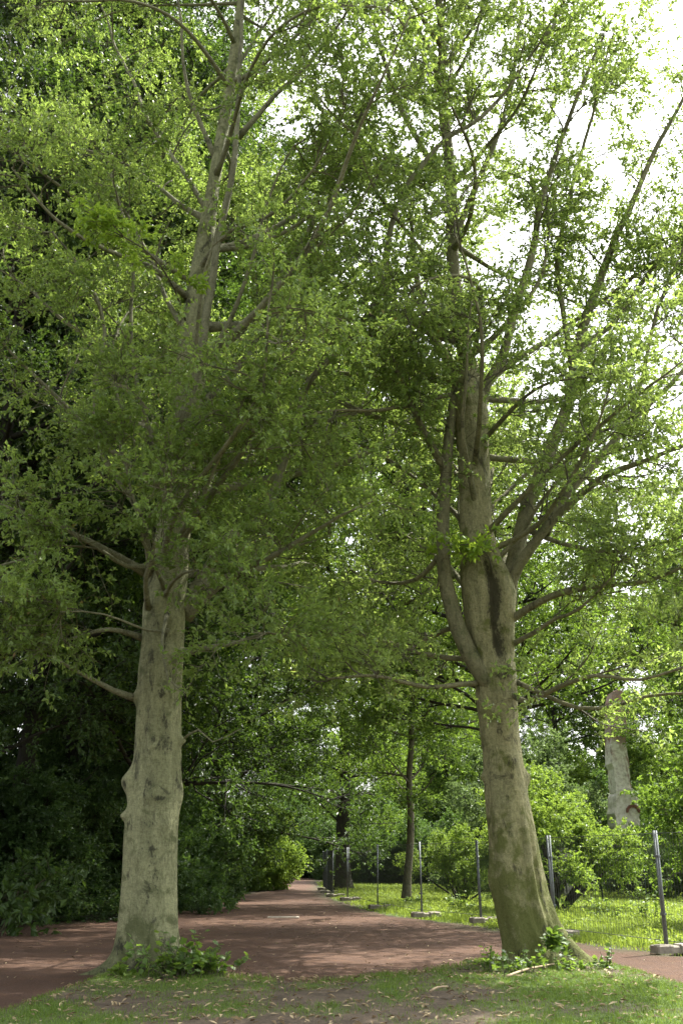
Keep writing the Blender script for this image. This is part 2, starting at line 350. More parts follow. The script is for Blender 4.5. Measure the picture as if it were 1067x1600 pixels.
def foliage(limbs, tw, lf, r, d1=2.2, len1=(0.9, 2.6), m2=8, len2=(0.4, 1.1), m3=4, len3=(0.15, 0.45), leaves=8, size=0.085, flat=0.6, t0=0.18, up=0.03,
            tint_mu=0.45, lift=0.1, keep=None, tubes3=True, rr1=0.017, upb=0.8, wood=True):
    """side branches, twigs and leaves on a list of limb polylines"""
    S, T, L = [], [], []
    for (pts, rad) in limbs:
        seg = np.linalg.norm(np.diff(pts, axis=0), axis=1); c = np.concatenate([[0], np.cumsum(seg)]); tot = c[-1]
        n = max(2, int(tot * d1)); t = np.concatenate([r.uniform(t0, 1, n), [0.97, 0.99]])
        p = np.stack([np.interp(t * tot, c, pts[:, k]) for k in range(3)], -1)
        q = np.stack([np.interp(np.minimum(t * tot + 0.15, tot), c, pts[:, k]) for k in range(3)], -1) - np.stack([np.interp(np.maximum(t * tot - 0.15, 0), c, pts[:, k]) for k in range(3)], -1)
        S.append(p); T.append(nrm(q)); L.append(np.clip(tot * 0.45, len1[0], len1[1]) * r.uniform(0.5, 1.15, len(t)) * (1.1 - 0.45 * t))
    S, T, L = np.vstack(S), np.vstack(T), np.concatenate(L)
    if keep is not None:
        k = keep(S); S, T, L = S[k], T[k], L[k]
    D = side_dir(T, 25, 75, flat, r, lift)
    p1 = wander(S, D, L, 7, 0.14, up, r); K1 = len(p1)
    c1 = np.clip(r.normal(tint_mu, 0.2, K1), 0.05, 0.9)
    if wood: tw.tubes(p1, np.linspace(1, 0.3, 8)[None] * (rr1 * (0.5 + 0.35 * L))[:, None], 4)
    s2, t2, u2, i2 = spawn(p1, m2, 0.12, 1.0, r)
    L2 = r.uniform(*len2, len(s2)) * (1.15 - 0.5 * u2)
    p2 = wander(s2, side_dir(t2, 25, 70, flat, r, lift * 0.5), L2, 5, 0.17, up * 0.6, r)
    if wood: tw.tubes(p2, np.linspace(1, 0.35, 6)[None] * np.full(len(p2), rr1 * 0.36)[:, None], 3)
    s3, t3, u3, i3 = spawn(p2, m3, 0.2, 1.0, r)
    L3 = r.uniform(*len3, len(s3)); p3 = wander(s3, side_dir(t3, 20, 65, max(flat, 0.5), r), L3, 3, 0.2, 0.02, r)
    if wood and tubes3: tw.tubes(p3, np.linspace(1, 0.5, 4)[None] * np.full(len(p3), rr1 * 0.2)[:, None], 3)
    b, a, u, i = spawn(p3, leaves, 0.05, 1.0, r)
    tint = c1[i2[i3[i]]] + r.normal(0, 0.16, len(b)); tint = np.where(tint > 0.95, 0.95, tint); tint = np.where(r.random(len(b)) < 0.006, 1.0, tint)
    add_leaves(lf, b, a, size, tint, r, upb)

def limb_mesh(pts, rad, mat, parent, sides=10, name='limb', r=rng):
    n = len(pts); mb = MB()
    k = rad * (1 + 0.10 * (fbm(np.arange(n) * 0.35 + r.uniform(0, 99), np.zeros(n)) - 0.5) * 2)
    mb.tube(pts, k, sides, 0.35, cap=True); return mb.build(name, mat, parent, smooth=True)

def trunk_mesh(rows, Y, burls, roots, marks, mat, parent, base, flutes=(0, 0, 0), sides=84, dyf=None, dents=()):
    """rows of (py, left px, right px); burls/roots/dents: bumps on the surface; marks: stains of the bark and shade painted into hollows"""
    rows = sorted(rows, key=lambda q: -q[0])
    zs, cx, rr, cy = [], [], [], []
    for (py, a, b) in rows:
        yq = Y + (dyf(py) if dyf else 0)
        c = P((a + b) / 2, py, yq); zs.append(c[2]); cx.append(c[0]); cy.append(yq); rr.append((b - a) / 2 * mpp(py, yq))
    z = np.concatenate([np.linspace(-0.2, 6.5, 230), np.linspace(6.55, max(max(zs), 6.6), 110)]); z = z[z <= max(zs)]
    def sm(a):
        v = np.interp(z, zs, a); k = np.array([1, 2, 3, 2, 1]) / 9; return np.convolve(np.pad(v, 2, 'edge'), k, 'valid')
    X, R, Yc = sm(cx), sm(rr), sm(cy)
    ph = np.arange(sides) * 2 * pi / sides
    ZZ, PH = np.meshgrid(z, ph, indexing='ij')
    rad = np.repeat(R[:, None], sides, 1)
    k, am, tw = flutes
    if k: rad = rad * (1 + am * np.exp(-np.maximum(ZZ, 0) / 2.6) * (np.cos(k * PH + tw * ZZ) + 0.5 * np.cos((k + 2) * PH - 0.7 * tw * ZZ + 1)))
    rad = rad * (1 + 0.075 * (fbm(np.cos(PH) * 1.6 + 9 + ZZ * 0.25, np.sin(PH) * 1.6 + ZZ * 0.5) - 0.5) * 2 + 0.045 * (fbm(np.cos(PH) * 4 + 40, np.sin(PH) * 4 + ZZ * 2.0) - 0.5))
    for (ang, amp, zf, sa) in roots:     # root buttresses
        da = (PH - radians(ang) + pi) % (2 * pi) - pi
        rad = rad + amp * np.exp(-np.maximum(ZZ, -0.05) / zf) * np.exp(-(da / radians(sa)) ** 2)
    tint = np.full(rad.shape, 0.25)
    def at(ang, zz, sa, sz):
        da = (PH - radians(ang) + pi) % (2 * pi) - pi; return np.exp(-(da / radians(sa)) ** 2 - ((ZZ - zz) / sz) ** 2)
    for (ang, zz, amp, sa, sz) in burls: rad = rad + amp * at(ang, zz, sa, sz)
    for (ang, zz, amp, sa, sz) in dents: rad = rad - amp * at(ang, zz, sa, sz)
    for (ang, zz, st, sa, sz) in marks: tint = np.maximum(tint, 0.25 + st * at(ang, zz, sa, sz))
    v = np.stack([X[:, None] + rad * np.cos(PH) - base[0], Yc[:, None] + rad * np.sin(PH) - base[1], ZZ - base[2]], -1)
    n = len(z); i = np.arange(n - 1)[:, None] * sides; j = np.arange(sides)[None]; j2 = (j + 1) % sides
    mb = MB(); mb.add(v, np.stack([i + j, i + j2, i + sides + j2, i + sides + j], -1).reshape(-1, 4), tint=tint.ravel())
    o = mb.build('trunk', mat, parent, smooth=True)
    return o, (lambda zq: np.array([np.interp(zq, z, X), np.interp(zq, z, Yc), zq])), (lambda zq: np.interp(zq, z, R))

def limb_path(spec, Y, r, wob=0.02):
    pts = catmull([P(a, b, Y + d) for (a, b, d) in spec]); n = len(pts)
    w = np.stack([fbm(np.arange(n) * 0.22 + r.uniform(0, 200), np.full(n, 3.0 * k)) - 0.5 for k in range(3)], -1)
    return pts + w * wob * 4 * np.minimum(1, np.arange(n) / 6)[:, None]
def taper(n, r0, r1, flare=0.5):
    t = np.linspace(0, 1, n); return (r0 * (1 - t) + r1 * t) * (1 + flare * np.exp(-t * n * 0.22 / 0.25))

# ------------------------------------------------------------------ left big tree
YL, YR = 14.9, 15.8
rl = np.random.default_rng(11)
baseL = np.array([P(232, 1500, YL)[0], YL, 0.0])
left_tree = thing('beech_tree', 'tall beech with a smooth pale grey straight trunk, left of the red path', 'tree', baseL)
rowsL = [(1530, 180, 288), (1500, 180, 285), (1475, 184, 278), (1450, 187, 276), (1400, 192, 277), (1340, 195, 278), (1300, 197, 279), (1250, 203, 282), (1215, 208, 283), (1180, 212, 284), (1100, 216, 283),
         (1050, 217, 285), (1000, 222, 288), (950, 224, 291), (900, 235, 295), (800, 250, 298), (700, 262, 303), (650, 268, 312), (600, 275, 320), (550, 278, 322), (500, 285, 321), (450, 293, 322),
         (400, 302, 332), (350, 312, 338), (300, 322, 342), (250, 331, 350), (200, 340, 358), (100, 356, 374), (0, 371, 383), (-150, 388, 396), (-300, 400, 405)]
zL = lambda py: P(0, py, YL)[2]
# angles: 180 = left silhouette, 270 = towards the camera, 0 = right
tl, cL, rL_ = trunk_mesh(rowsL, YL, burls=[(187, zL(1222), 0.15, 22, 0.17), (190, zL(1275), 0.09, 14, 0.07), (350, zL(1158), 0.09, 10, 0.06), (182, zL(1090), 0.09, 18, 0.12), (275, zL(1245), 0.05, 20, 0.10), (300, zL(1085), 0.06, 18, .12), (255, zL(1340), 0.035, 26, .15), (310, zL(1290), .03, 20, .12), (4, zL(1240), .05, 18, .2), (268, zL(1170), .04, 14, .07)],
    roots=[(200, 0.50, 0.11, 9), (178, 0.20, 0.22, 14), (258, 0.26, 0.16, 12), (292, 0.24, 0.2, 14), (335, 0.36, 0.16, 15), (90, 0.4, 0.2, 20), (20, 0.3, 0.25, 16)],
    marks=[(300, zL(1165), 0.42, 22, 0.16), (295, zL(1130), 0.36, 14, 0.22), (265, zL(1225), 0.40, 16, 0.14), (258, zL(1240), 0.4, 5, 0.25), (292, zL(1250), 0.42, 20, 0.05), (285, zL(1090), 0.48, 10, 0.1), (310, zL(1060), 0.3, 30, 0.25), (268, zL(1160), 0.38, 10, 0.07), (281, zL(1330), 0.38, 12, 0.22), (290, zL(1370), 0.35, 8, 0.30),
           (276, zL(1395), 0.30, 6, 0.35), (216, zL(1475), 0.46, 16, 0.12), (312, zL(1470), 0.4, 20, 0.16), (265, zL(1500), 0.44, 16, 0.1), (195, zL(1228), 0.5, 7, 0.09), (285, zL(1000), 0.42, 8, 0.3), (262, zL(985), 0.35, 10, 0.12), (335, zL(1215), .4, 6, .15), (270, zL(1290), .25, 30, .1), (250, 0.05, 0.5, 60, 0.12)],
    mat=M['bark_left'], parent=left_tree, base=baseL, flutes=(5, 0.035, 0.35), dents=[(196, zL(1228), 0.05, 7, 0.08), (280, 0.1, 0.10, 7, 0.25), (232, 0.12, 0.08, 8, 0.3)])
specL = [  # (pixels + depth offset), start radius, end radius
    ([(285, 955, 0), (325, 885, .2), (352, 842, .4), (405, 810, .5), (438, 738, .5), (462, 668, .4), (482, 600, .3), (545, 528, 0), (600, 440, -.3), (606, 372, -.5), (634, 292, -.7), (694, 217, -.9), (752, 181, -1), (812, 110, -1.1), (872, 34, -1.2)], .11, .03),
    ([(292, 965, .1), (350, 905, -.3), (400, 880, -.6), (440, 860, -.9), (510, 820, -1.3), (570, 790, -1.6)], .09, .02),
    ([(285, 1020, -.3), (330, 1010, -.9), (372, 1000, -1.5), (420, 985, -2.1)], .065, .015),
    ([(216, 1092, 0), (180, 1080, -.2), (140, 1060, -.4), (80, 1030, -.9), (20, 1010, -1.4)], .06, .015),
    ([(236, 900, 0), (185, 870, -.4), (130, 840, -.9), (105, 828, -1.1), (40, 800, -1.6), (-40, 770, -2)], .075, .02),
    ([(240, 880, -.3), (200, 885, -.8), (120, 842, -1.3), (60, 868, -1.6), (0, 886, -1.9), (-50, 890, -2.2)], .05, .012),
    ([(226, 998, 0), (185, 985, -.3), (150, 985, -.6), (90, 1003, -.9), (40, 990, -1.3)], .055, .015),
    ([(262, 985, -.3), (230, 985, -.9), (160, 960, -1.3), (95, 955, -1.7)], .03, .012),
    ([(318, 556, 0), (375, 521, .2), (420, 466, .4), (470, 380, .6), (520, 300, .8), (560, 200, 1.0)], .10, .02),
    ([(305, 640, 0), (350, 600, .3), (385, 560, .5), (440, 480, .9), (510, 420, 1.3)], .085, .02),
    ([(262, 765, 0), (215, 735, -.3), (150, 680, -.7), (95, 622, -1.1), (40, 570, -1.5), (-10, 515, -1.9)], .07, .02),
    ([(240, 900, -.1), (215, 800, -.8), (160, 700, -1.0), (150, 600, -1.1), (165, 520, -1.1), (140, 440, -1.2), (80, 360, -1.4)], .07, .02),
    ([(262, 740, 0), (222, 640, -.3), (208, 560, -.4), (205, 480, -.5), (210, 420, -.6), (190, 330, -.7), (170, 240, -.8)], .06, .02),
    ([(290, 520, 0), (255, 455, .2), (230, 390, .4), (190, 320, .6), (120, 260, .9)], .06, .015),
    ([(285, 665, -.25), (312, 560, -.45), (330, 460, -.5), (342, 380, -.5), (358, 300, -.5), (370, 235, -.45), (373, 120, -.4), (378, 20, -.4), (385, -120, -.3)], .10, .03),
    ([(372, 215, -.3), (430, 150, -.6), (480, 100, -.9), (540, 20, -1.2), (580, -60, -1.5)], .06, .02),
    ([(325, 330, 0), (280, 260, .3), (230, 180, .6), (190, 90, .9), (150, -20, 1.2)], .06, .02),
    ([(338, 250, 0), (300, 160, -.3), (285, 60, -.6), (270, -60, -.9)], .06, .02),
    ([(355, 130, 0), (400, 60, .4), (450, -20, .7), (500, -120, 1)], .05, .015),
    ([(305, 430, 0), (350, 370, -.6), (430, 330, -1.3), (500, 250, -1.9), (540, 160, -2.4)], .06, .015),
    ([(300, 470, 0), (240, 420, -.8), (170, 390, -1.6), (90, 350, -2.2), (20, 260, -2.6)], .07, .02),
    ([(262, 960, -.3), (255, 1000, -.9), (262, 1060, -1.1), (285, 1085, -1.1), (268, 1105, -1.15)], .035, .012),
    ([(283, 1158, 0), (310, 1140, -.3), (332, 1158, -.5), (372, 1140, -.8)], .02, .008),
    ([(262, 880, -.3), (285, 830, -.9), (320, 770, -1.5), (350, 700, -2.0), (400, 640, -2.4)], .06, .015),
    ([(268, 800, -.3), (262, 740, -.9), (290, 680, -1.5), (340, 640, -2.0)], .05, .015),
    ([(270, 720, -.3), (245, 690, -.9), (200, 660, -1.5), (180, 600, -1.9)], .05, .015),
    ([(258, 930, -.3), (275, 905, -.9), (310, 890, -1.4), (360, 920, -1.9)], .045, .012),
    ([(258, 920, -.3), (240, 880, -1.0), (225, 830, -1.6), (270, 770, -2.2)], .045, .012),
    ([(232, 950, -.3), (228, 900, -.9), (240, 850, -1.3), (215, 790, -1.7), (190, 700, -2.0)], .05, .015),
]
limbsL = []
for (sp, r0, r1) in specL:
    pts = limb_path(sp, YL, rl, .03); limbsL.append((pts, taper(len(pts), r0 * .8, r1 * .8)))
def auto_limbs(cfn, rfn, zs, lens, r, elev=(5, 40), az0=0.0, bias=None, n=9, up=0.06):
    out = []
    for k, z in enumerate(zs):
        az = az0 + k * 2.399963 + r.normal(0, 0.25)
        if bias is not None and r.random() < bias[1]: az = bias[0] + r.normal(0, 0.7)
        e = radians(r.uniform(*elev)); c = cfn(z); L = lens(z) * r.uniform(0.75, 1.2)
        d = np.array([[cos(az) * cos(e), sin(az) * cos(e), sin(e)]])
        pth = wander(c[None], d, np.array([L]), n, 0.09, up, r)[0]; pth = catmull(pth, 0.25)
        r0 = min(0.4 * rfn(z), 0.0105 * L + 0.01); out.append((pth, taper(len(pth), r0, 0.012)))
    return out
extraL = auto_limbs(cL, rL_, np.sort(rl.uniform(5.2, 22.0, 30)), lambda z: np.interp(z, [5, 9, 16, 23], [4.2, 5.0, 4.4, 2.2]), rl, (0, 42), 0.5, (1.5 * pi, 0.25))
def put_limbs(limbs, mat, parent, base):
    for (pts, rad) in limbs: limb_mesh(pts - base, rad, mat, parent)
extraL += auto_limbs(cL, rL_, np.linspace(5.5, 12, 9), lambda z: 7.2, rl, (5, 35), 0.5, (1.2, 0.93))  # long limbs to the rear, added to shade the path
put_limbs(limbsL, M['limb_left'], left_tree, baseL); put_limbs(extraL, M['limb_left'], left_tree, baseL)
tw, lf = MB(), MB()
shift = lambda lm, b: [(p - b, r_) for p, r_ in lm]
def keepL(S):
    W_ = S + baseL; dx = np.abs(W_[:, 0] - np.array([cL(z)[0] for z in W_[:, 2]])); front = (W_[:, 1] < YL - 0.2) & (dx < 1.2) & (W_[:, 2] > 8.4)
    low = np.where(np.abs(W_[:, 0] - baseL[0]) < 0.9, 4.8, 3.9)
    return (S[:, 2] > low) & ~(front & (rl.random(len(S)) < .8))
foliage(shift(limbsL, baseL), tw, lf, rl, d1=1.6, len1=(0.7, 1.9), m2=10, m3=4, leaves=11, size=0.080, flat=0.75, t0=0.22, tint_mu=0.42, keep=keepL)
foliage(shift(extraL, baseL), tw, lf, rl, d1=1.15, len1=(0.7, 2.0), m2=10, m3=4, leaves=11, size=0.080, flat=0.7, t0=0.25, tint_mu=0.42, keep=keepL)
tag(tw.build('twigs', M['twig_pale'], left_tree), kind='stuff')
lf.build('crown', M['leaf_main'], left_tree)
# a spray of young lime leaves hanging from a limb
tw, lf = MB(), MB()
sp = limb_path([(290, 500, -1.2), (268, 440, -2.4), (225, 385, -3.0), (160, 352, -3.3)], YL, rl)
foliage([(sp - baseL, None)], tw, lf, rl, d1=5, len1=(0.35, 0.7), m2=5, len2=(0.15, 0.35), m3=3, len3=(.1, .2), leaves=5, size=0.10, flat=0.3, t0=0.25, tint_mu=0.6, rr1=.012)
tw.tube(sp - baseL, np.linspace(.02, .008, len(sp)), 5)
so = lf.build('foliage', M['leaf_lime'], left_tree); so['label'] = 'spray of fresh lime green leaves'
tag(tw.build('twigs', M['twig'], so), kind='stuff')

# ------------------------------------------------------------------ right big tree
rr_ = np.random.default_rng(23)
baseR = np.array([P(838, 1500, YR)[0], YR, 0.0])
right_tree = thing('beech_tree', 'leaning beech with a mossy olive trunk and forked stems, before the wire fence', 'tree', baseR)
rowsR = [(1530, 795, 905), (1500, 791, 895), (1470, 788, 880), (1440, 781, 866), (1400, 773, 854), (1350, 768, 845), (1300, 765, 836), (1250, 760, 826), (1215, 757, 820), (1180, 755, 815), (1150, 750, 811), (1100, 744, 808), (1060, 741, 806), (1030, 740, 803), (985, 728, 803), (930, 722, 806), (905, 719, 800), (885, 719, 790), (860, 719, 780), (835, 719, 771), (800, 718, 768), (700, 714, 763), (640, 708, 761), (600, 711, 754), (570, 714, 746), (550, 720, 738)]
zR = lambda py: P(0, py, YR)[2]
tr, cR, rR_ = trunk_mesh(rowsR, YR, burls=[(5, zR(1215), 0.10, 20, 0.12), (176, zR(1214), 0.05, 16, 0.06), (182, zR(1375), 0.06, 20, 0.2), (280, zR(1195), 0.04, 25, 0.2), (300, zR(1050), .06, 25, .2), (250, zR(1260), .03, 20, .1)],
    roots=[(350, 0.38, 0.26, 15), (318, 0.24, 0.22, 14), (275, 0.16, 0.3, 14), (235, 0.2, 0.22, 14), (200, 0.14, 0.2, 14), (95, 0.4, 0.25, 20), (30, 0.35, 0.3, 16)],
    marks=[(276, zR(950), 1.0, 14, .6), (276, zR(950), .7, 18, .75), (268, zR(900), .5, 9, .35), (272, zR(870), .4, 5, .3), (285, zR(1195), .42, 18, .12), (290, zR(1300), .3, 20, .06), (258, zR(1250), .36, 8, .1), (300, zR(1340), .3, 8, .3), (262, zR(1140), .4, 12, .2), (310, zR(1110), .32, 20, .1), (296, .38, .7, 15, .2), (322, 0.25, .7, 18, .2), (235, 0.1, .4, 20, .2), (280, zR(1010), .6, 22, .35), (282, zR(1060), .4, 30, .1), (318, zR(1395), .42, 5, .5)],  # leading marks paint the shaded inside of the hollow dark
    mat=M['bark_right'], parent=right_tree, base=baseR, flutes=(6, 0.06, 0.5), dents=[(276, zR(950), .17, 17, .62), (268, zR(905), .08, 10, .3), (302, 0.34, 0.14, 12, 0.2), (327, 0.22, 0.12, 10, 0.2), (280, 1.2, .05, 7, .9), (308, 1.1, 0.06, 7, .8), (280, zR(1005), .12, 16, .3)])
specR = [
    ([(768, 1075, -.15), (742, 1038, -.2), (716, 982, -.2), (702, 930, -.2), (693, 880, -.2), (691, 820, -.2), (696, 750, -.15), (700, 690, -.1), (706, 640, -.1), (712, 600, 0), (700, 560, .1), (676, 530, .2), (650, 430, .3), (640, 320, .4)], .145, .03),   # left stem
    ([(736, 640, 0), (734, 600, .05), (728, 560, .1), (716, 480, .1), (708, 400, .1), (704, 320, .1), (700, 240, .1), (692, 160, .1), (688, 60, .1), (682, -60, .1), (676, -160, .1)], .15, .05),  # middle stem
    ([(780, 1000, 0), (787, 950, 0), (792, 915, .02), (802, 876, .1), (822, 800, .3), (846, 735, .4), (873, 670, .5), (893, 610, .6), (905, 540, .7), (925, 470, .8), (950, 400, .9), (985, 320, 1.0), (1030, 220, 1.1), (1090, 110, 1.2)], .155, .03),   # right stem
    ([(796, 945, 0), (800, 905, -.1), (826, 862, -.3), (860, 820, -.5), (898, 783, -.7), (950, 742, -.9), (1010, 718, -1.1), (1085, 690, -1.3)], .105, .03),
    ([(850, 832, -.4), (885, 770, -.1), (940, 710, .2), (990, 655, .5), (1050, 600, .8), (1110, 530, 1)], .085, .03),
    ([(745, 660, .1), (760, 600, -.1), (785, 560, -.2), (800, 500, -.3), (830, 400, -.4), (850, 300, -.5), (890, 180, -.6), (940, 60, -.7)], .10, .025),
    ([(745, 640, .1), (770, 590, .4), (840, 540, .8), (900, 500, 1.2), (980, 440, 1.6), (1070, 380, 1.9)], .075, .02),
    ([(786, 985, 0), (800, 968, -.1), (840, 942, -.5), (880, 925, -.9), (940, 914, -1.3), (1010, 908, -1.7), (1080, 880, -2)], .075, .02),
    ([(785, 1015, 0), (803, 1005, -.1), (840, 985, -.6), (872, 965, -1.0), (906, 952, -1.4), (960, 900, -1.9)], .055, .015),
    ([(775, 1066, 0), (748, 1068, -.1), (715, 1070, -.4), (670, 1074, -.7), (625, 1065, -1), (575, 1055, -1.3), (510, 1060, -1.6)], .055, .015),
    ([(775, 1034, 0), (745, 1030, .1), (700, 1028, .4), (660, 1020, .6), (610, 1003, .9), (540, 985, 1.2)], .055, .015),
    ([(775, 1078, 0), (800, 1085, -.2), (822, 1098, -.5), (870, 1075, -1.0), (930, 1055, -1.5), (1000, 1062, -1.9), (1080, 1040, -2.2)], .055, .015),
    ([(775, 1058, 0), (805, 1065, 0), (850, 1085, -.5), (905, 1106, -.8), (962, 1102, -1.0), (1010, 1088, -1.2), (1080, 1084, -1.5)], .05, .018),
    ([(697, 740, -.1), (680, 708, -.3), (655, 660, -.5), (630, 600, -.7), (610, 555, -.9), (596, 532, -1)], .075, .025),
    ([(694, 860, -.2), (650, 905, .2), (590, 908, .5), (545, 890, .8)], .05, .015),
    ([(714, 615, 0), (650, 628, -.5), (590, 640, -.9), (520, 640, -1.4), (450, 655, -1.8)], .045, .012),
    ([(735, 525, .1), (690, 520, -.4), (620, 522, -.9), (550, 530, -1.3), (480, 550, -1.7)], .045, .015),
    ([(706, 380, .1), (740, 300, .3), (775, 220, .4), (800, 120, .5), (815, 0, .6), (825, -100, .6)], .07, .02),
    ([(704, 300, .1), (660, 230, -.2), (620, 150, -.4), (590, 60, -.6), (560, -60, -.8)], .06, .02),
    ([(905, 545, .7), (960, 500, .9), (1020, 420, 1.1), (1090, 330, 1.3)], .07, .02),
    ([(896, 600, .6), (880, 480, .7), (872, 400, .8), (895, 280, .9), (930, 160, 1), (960, 40, 1.1)], .06, .02),
    ([(985, 660, .5), (1010, 560, .7), (1030, 470, .9), (1070, 380, 1)], .05, .02),
    ([(830, 830, 0), (880, 850, -.7), (950, 860, -1.3), (1030, 850, -1.9), (1090, 830, -2.2)], .05, .015),
    ([(730, 590, 0), (755, 480, -.9), (740, 440, -1.4), (700, 430, -1.9), (640, 450, -2.3)], .05, .015),
    ([(745, 700, 0), (800, 640, -1.0), (850, 600, -1.8), (910, 590, -2.4)], .05, .015),
]
limbsR = []
for k, (sp, r0, r1) in enumerate(specR):
    pts = limb_path(sp, YR, rr_, 0.02 if k else .012); limbsR.append((pts, taper(len(pts), r0, r1, 0.2 if k < 3 else 0.25)))
stemM = limbsR[1][0]
cRu = lambda z: cR(z) if z < stemM[0, 2] else np.array([np.interp(z, stemM[:, 2], stemM[:, 0]), np.interp(z, stemM[:, 2], stemM[:, 1]), z])
extraR = auto_limbs(cRu, lambda z: 0.14, np.sort(rr_.uniform(5.5, 22.0, 31)), lambda z: np.interp(z, [5, 9, 16, 23], [4.2, 4.8, 4.0, 2.2]), rr_, (5, 50), 1.1, (1.45 * pi, 0.2))
extraR += auto_limbs(cRu, lambda z: 0.16, np.linspace(5.2, 11, 16), lambda z: 8.0, rr_, (5, 30), 0.5, (1.65, 0.95))  # far-reaching rear limbs added to block sun from the path
put_limbs(limbsR, M['limb_right'], right_tree, baseR); put_limbs(extraR, M['limb_right'], right_tree, baseR)
tw, lf = MB(), MB()
def keepR(S):      # few side branches grow low on the long limbs to the right
    W_ = S + baseR; return (S[:, 2] > 3.6) & ~((W_[:, 0] > 4.2) & (W_[:, 2] < 5.0) & (rr_.random(len(S)) < .75))
foliage(shift(limbsR, baseR), tw, lf, rr_, d1=1.65, len1=(0.7, 1.9), m2=10, m3=4, leaves=10, size=0.082, flat=0.75, t0=0.24, tint_mu=0.5, keep=keepR)
foliage(shift(extraR, baseR), tw, lf, rr_, d1=1.1, len1=(0.7, 2.0), m2=10, m3=4, leaves=10, size=0.082, flat=0.7, t0=0.3, tint_mu=0.5, keep=keepR)
tag(tw.build('twigs', M['twig'], right_tree), kind='stuff')
lf.build('crown', M['leaf_main_right'], right_tree)
tw, lf = MB(), MB()
sp = limb_path([(770, 905, -.25), (762, 870, -.5), (735, 850, -.6), (705, 855, -.7)], YR, rr_)
foliage([(sp - baseR, None)], tw, lf, rr_, d1=6, len1=(0.25, 0.5), m2=4, len2=(0.12, 0.3), m3=3, len3=(.08, .18), leaves=4, size=0.12, flat=0.3, t0=0.2, tint_mu=0.5, rr1=.012)
tw.tube(sp - baseR, np.linspace(.015, .006, len(sp)), 5)
so = lf.build('foliage', M['leaf_lime'], right_tree); so['label'] = 'spray of fresh lime green leaves'
tag(tw.build('twigs', M['twig'], so), kind='stuff')

# ------------------------------------------------------------------ trees of the wood
def gen_tree(name, label, cat, h, cb, cr, nl, tr_, leafm, barkm, r, size=0.13, lean=(0, 0), flat=0.45, d1=1.9, m2=7, m3=4, leaves=8, elev=(0, 45), droop=0.0, tmu=0.45, len1=(1.0, 2.6), wob=0.05, upb=1.0, group=None, profile=None, bend=1.0):
    root = thing(name, label, cat, group=group)
    n = 16; z = np.linspace(0, h, n); ax = np.cumsum(r.normal(0, wob, (n, 2)), 0) * (h / 20)
    lz = (z / h) ** bend; pts = np.stack([lean[0] * lz + ax[:, 0] - ax[0, 0], lean[1] * lz + ax[:, 1] - ax[0, 1], z - 0.15], -1); tp = catmull(pts, 0.4)
    rad = tr_ * (1 - 0.92 * (tp[:, 2] / h).clip(0, 1)) * (1 + 0.7 * np.exp(-tp[:, 2].clip(0) / 0.35))
    mb = MB(); mb.tube(tp, rad, 12, 0.3)
    cfn = lambda zq: np.array([np.interp(zq, tp[:, 2], tp[:, 0]), np.interp(zq, tp[:, 2], tp[:, 1]), zq])
    prof = profile or (lambda t: np.interp(t, [0, .25, .6, 1], [.75, 1, .8, .22]))
    lm = auto_limbs(cfn, lambda zq: tr_ * 0.8 * (1 - zq / h) + .05, np.sort(r.uniform(cb, h * 0.98, nl)), lambda zq: cr * prof((zq - cb) / (h - cb)), r, elev, r.uniform(0, 6), None, 8, 0.05 - droop)
    for p_, q_ in lm: mb.tube(p_, q_, 6, 0.3)
    lf = MB()
    foliage(lm + [(tp[len(tp) * 3 // 4:], None)], mb, lf, r, d1=d1, len1=len1, m2=m2, len2=(0.5, 1.3), m3=m3, len3=(0.2, 0.6), leaves=leaves, size=size, flat=flat, t0=0.15, up=0.02 - droop, tint_mu=tmu, tubes3=False, rr1=0.02, upb=upb)
    mb.build('trunk', barkm, root, smooth=True); lf.build('crown', leafm, root); return root
def at(px, Y): 
    p = P(px, 1345 + 1.476 * F / Y * 1.1, Y); return (p[0], Y, 0.0)
W = np.random.default_rng(31)
GW = 'trees of the wood behind the two beeches'
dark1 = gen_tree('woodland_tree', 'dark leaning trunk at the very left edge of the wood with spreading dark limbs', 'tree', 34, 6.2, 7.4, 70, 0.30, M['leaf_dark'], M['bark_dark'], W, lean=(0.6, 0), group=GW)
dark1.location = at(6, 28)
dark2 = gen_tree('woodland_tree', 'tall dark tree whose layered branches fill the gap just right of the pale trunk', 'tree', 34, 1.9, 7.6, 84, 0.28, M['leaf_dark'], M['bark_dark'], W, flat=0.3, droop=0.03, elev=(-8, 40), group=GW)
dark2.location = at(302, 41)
mid1 = gen_tree('woodland_tree', 'dark straight trunk standing just behind the far fence posts under bright green layered leaves', 'tree', 27, 2.8, 5.8, 60, 0.40, M['leaf_mid'], M['bark_dark'], W, flat=0.3, droop=0.02, elev=(-8, 35), size=0.13, group=GW)
mid1.location = (*G(537, 1393)[:2], 0)
tall_mid = gen_tree('woodland_tree', 'mid green tree rising beyond the sapling in the centre of the wood', 'tree', 20, 2.0, 5.2, 42, 0.28, M['leaf_mid'], M['bark_dark'], W, flat=0.45, size=0.15, group=GW)
tall_mid.location = at(650, 79)
dup(dark2, at(225, 29.8), 2.6, 1.0, 'dark tree close behind the pale trunk, its boughs arching over the path')
dup(dark1, at(92, 32), 2.1, 0.95, 'thin dark trunk second from the left edge, half lost behind the evergreen bushes')
dup(dark2, at(-110, 24), 1.0, 1.0, 'dark tree beyond the left edge whose low limbs reach into the picture')
dup(dark1, at(210, 36), 3.3, 1.08, 'dark tree deeper in the wood behind the pale trunk of the left beech')
dup(dark2, at(40, 40), 4.4, 1.1, 'tall dark tree seen between the two leftmost dark trunks')
dup(dark1, at(150, 54), 0.4, 1.15, 'distant dark tree glimpsed left of the pale trunk')
dup(tall_mid, at(120, 33), 3.4, 1.35, 'tall mid green tree among the dark ones left of the pale trunk')
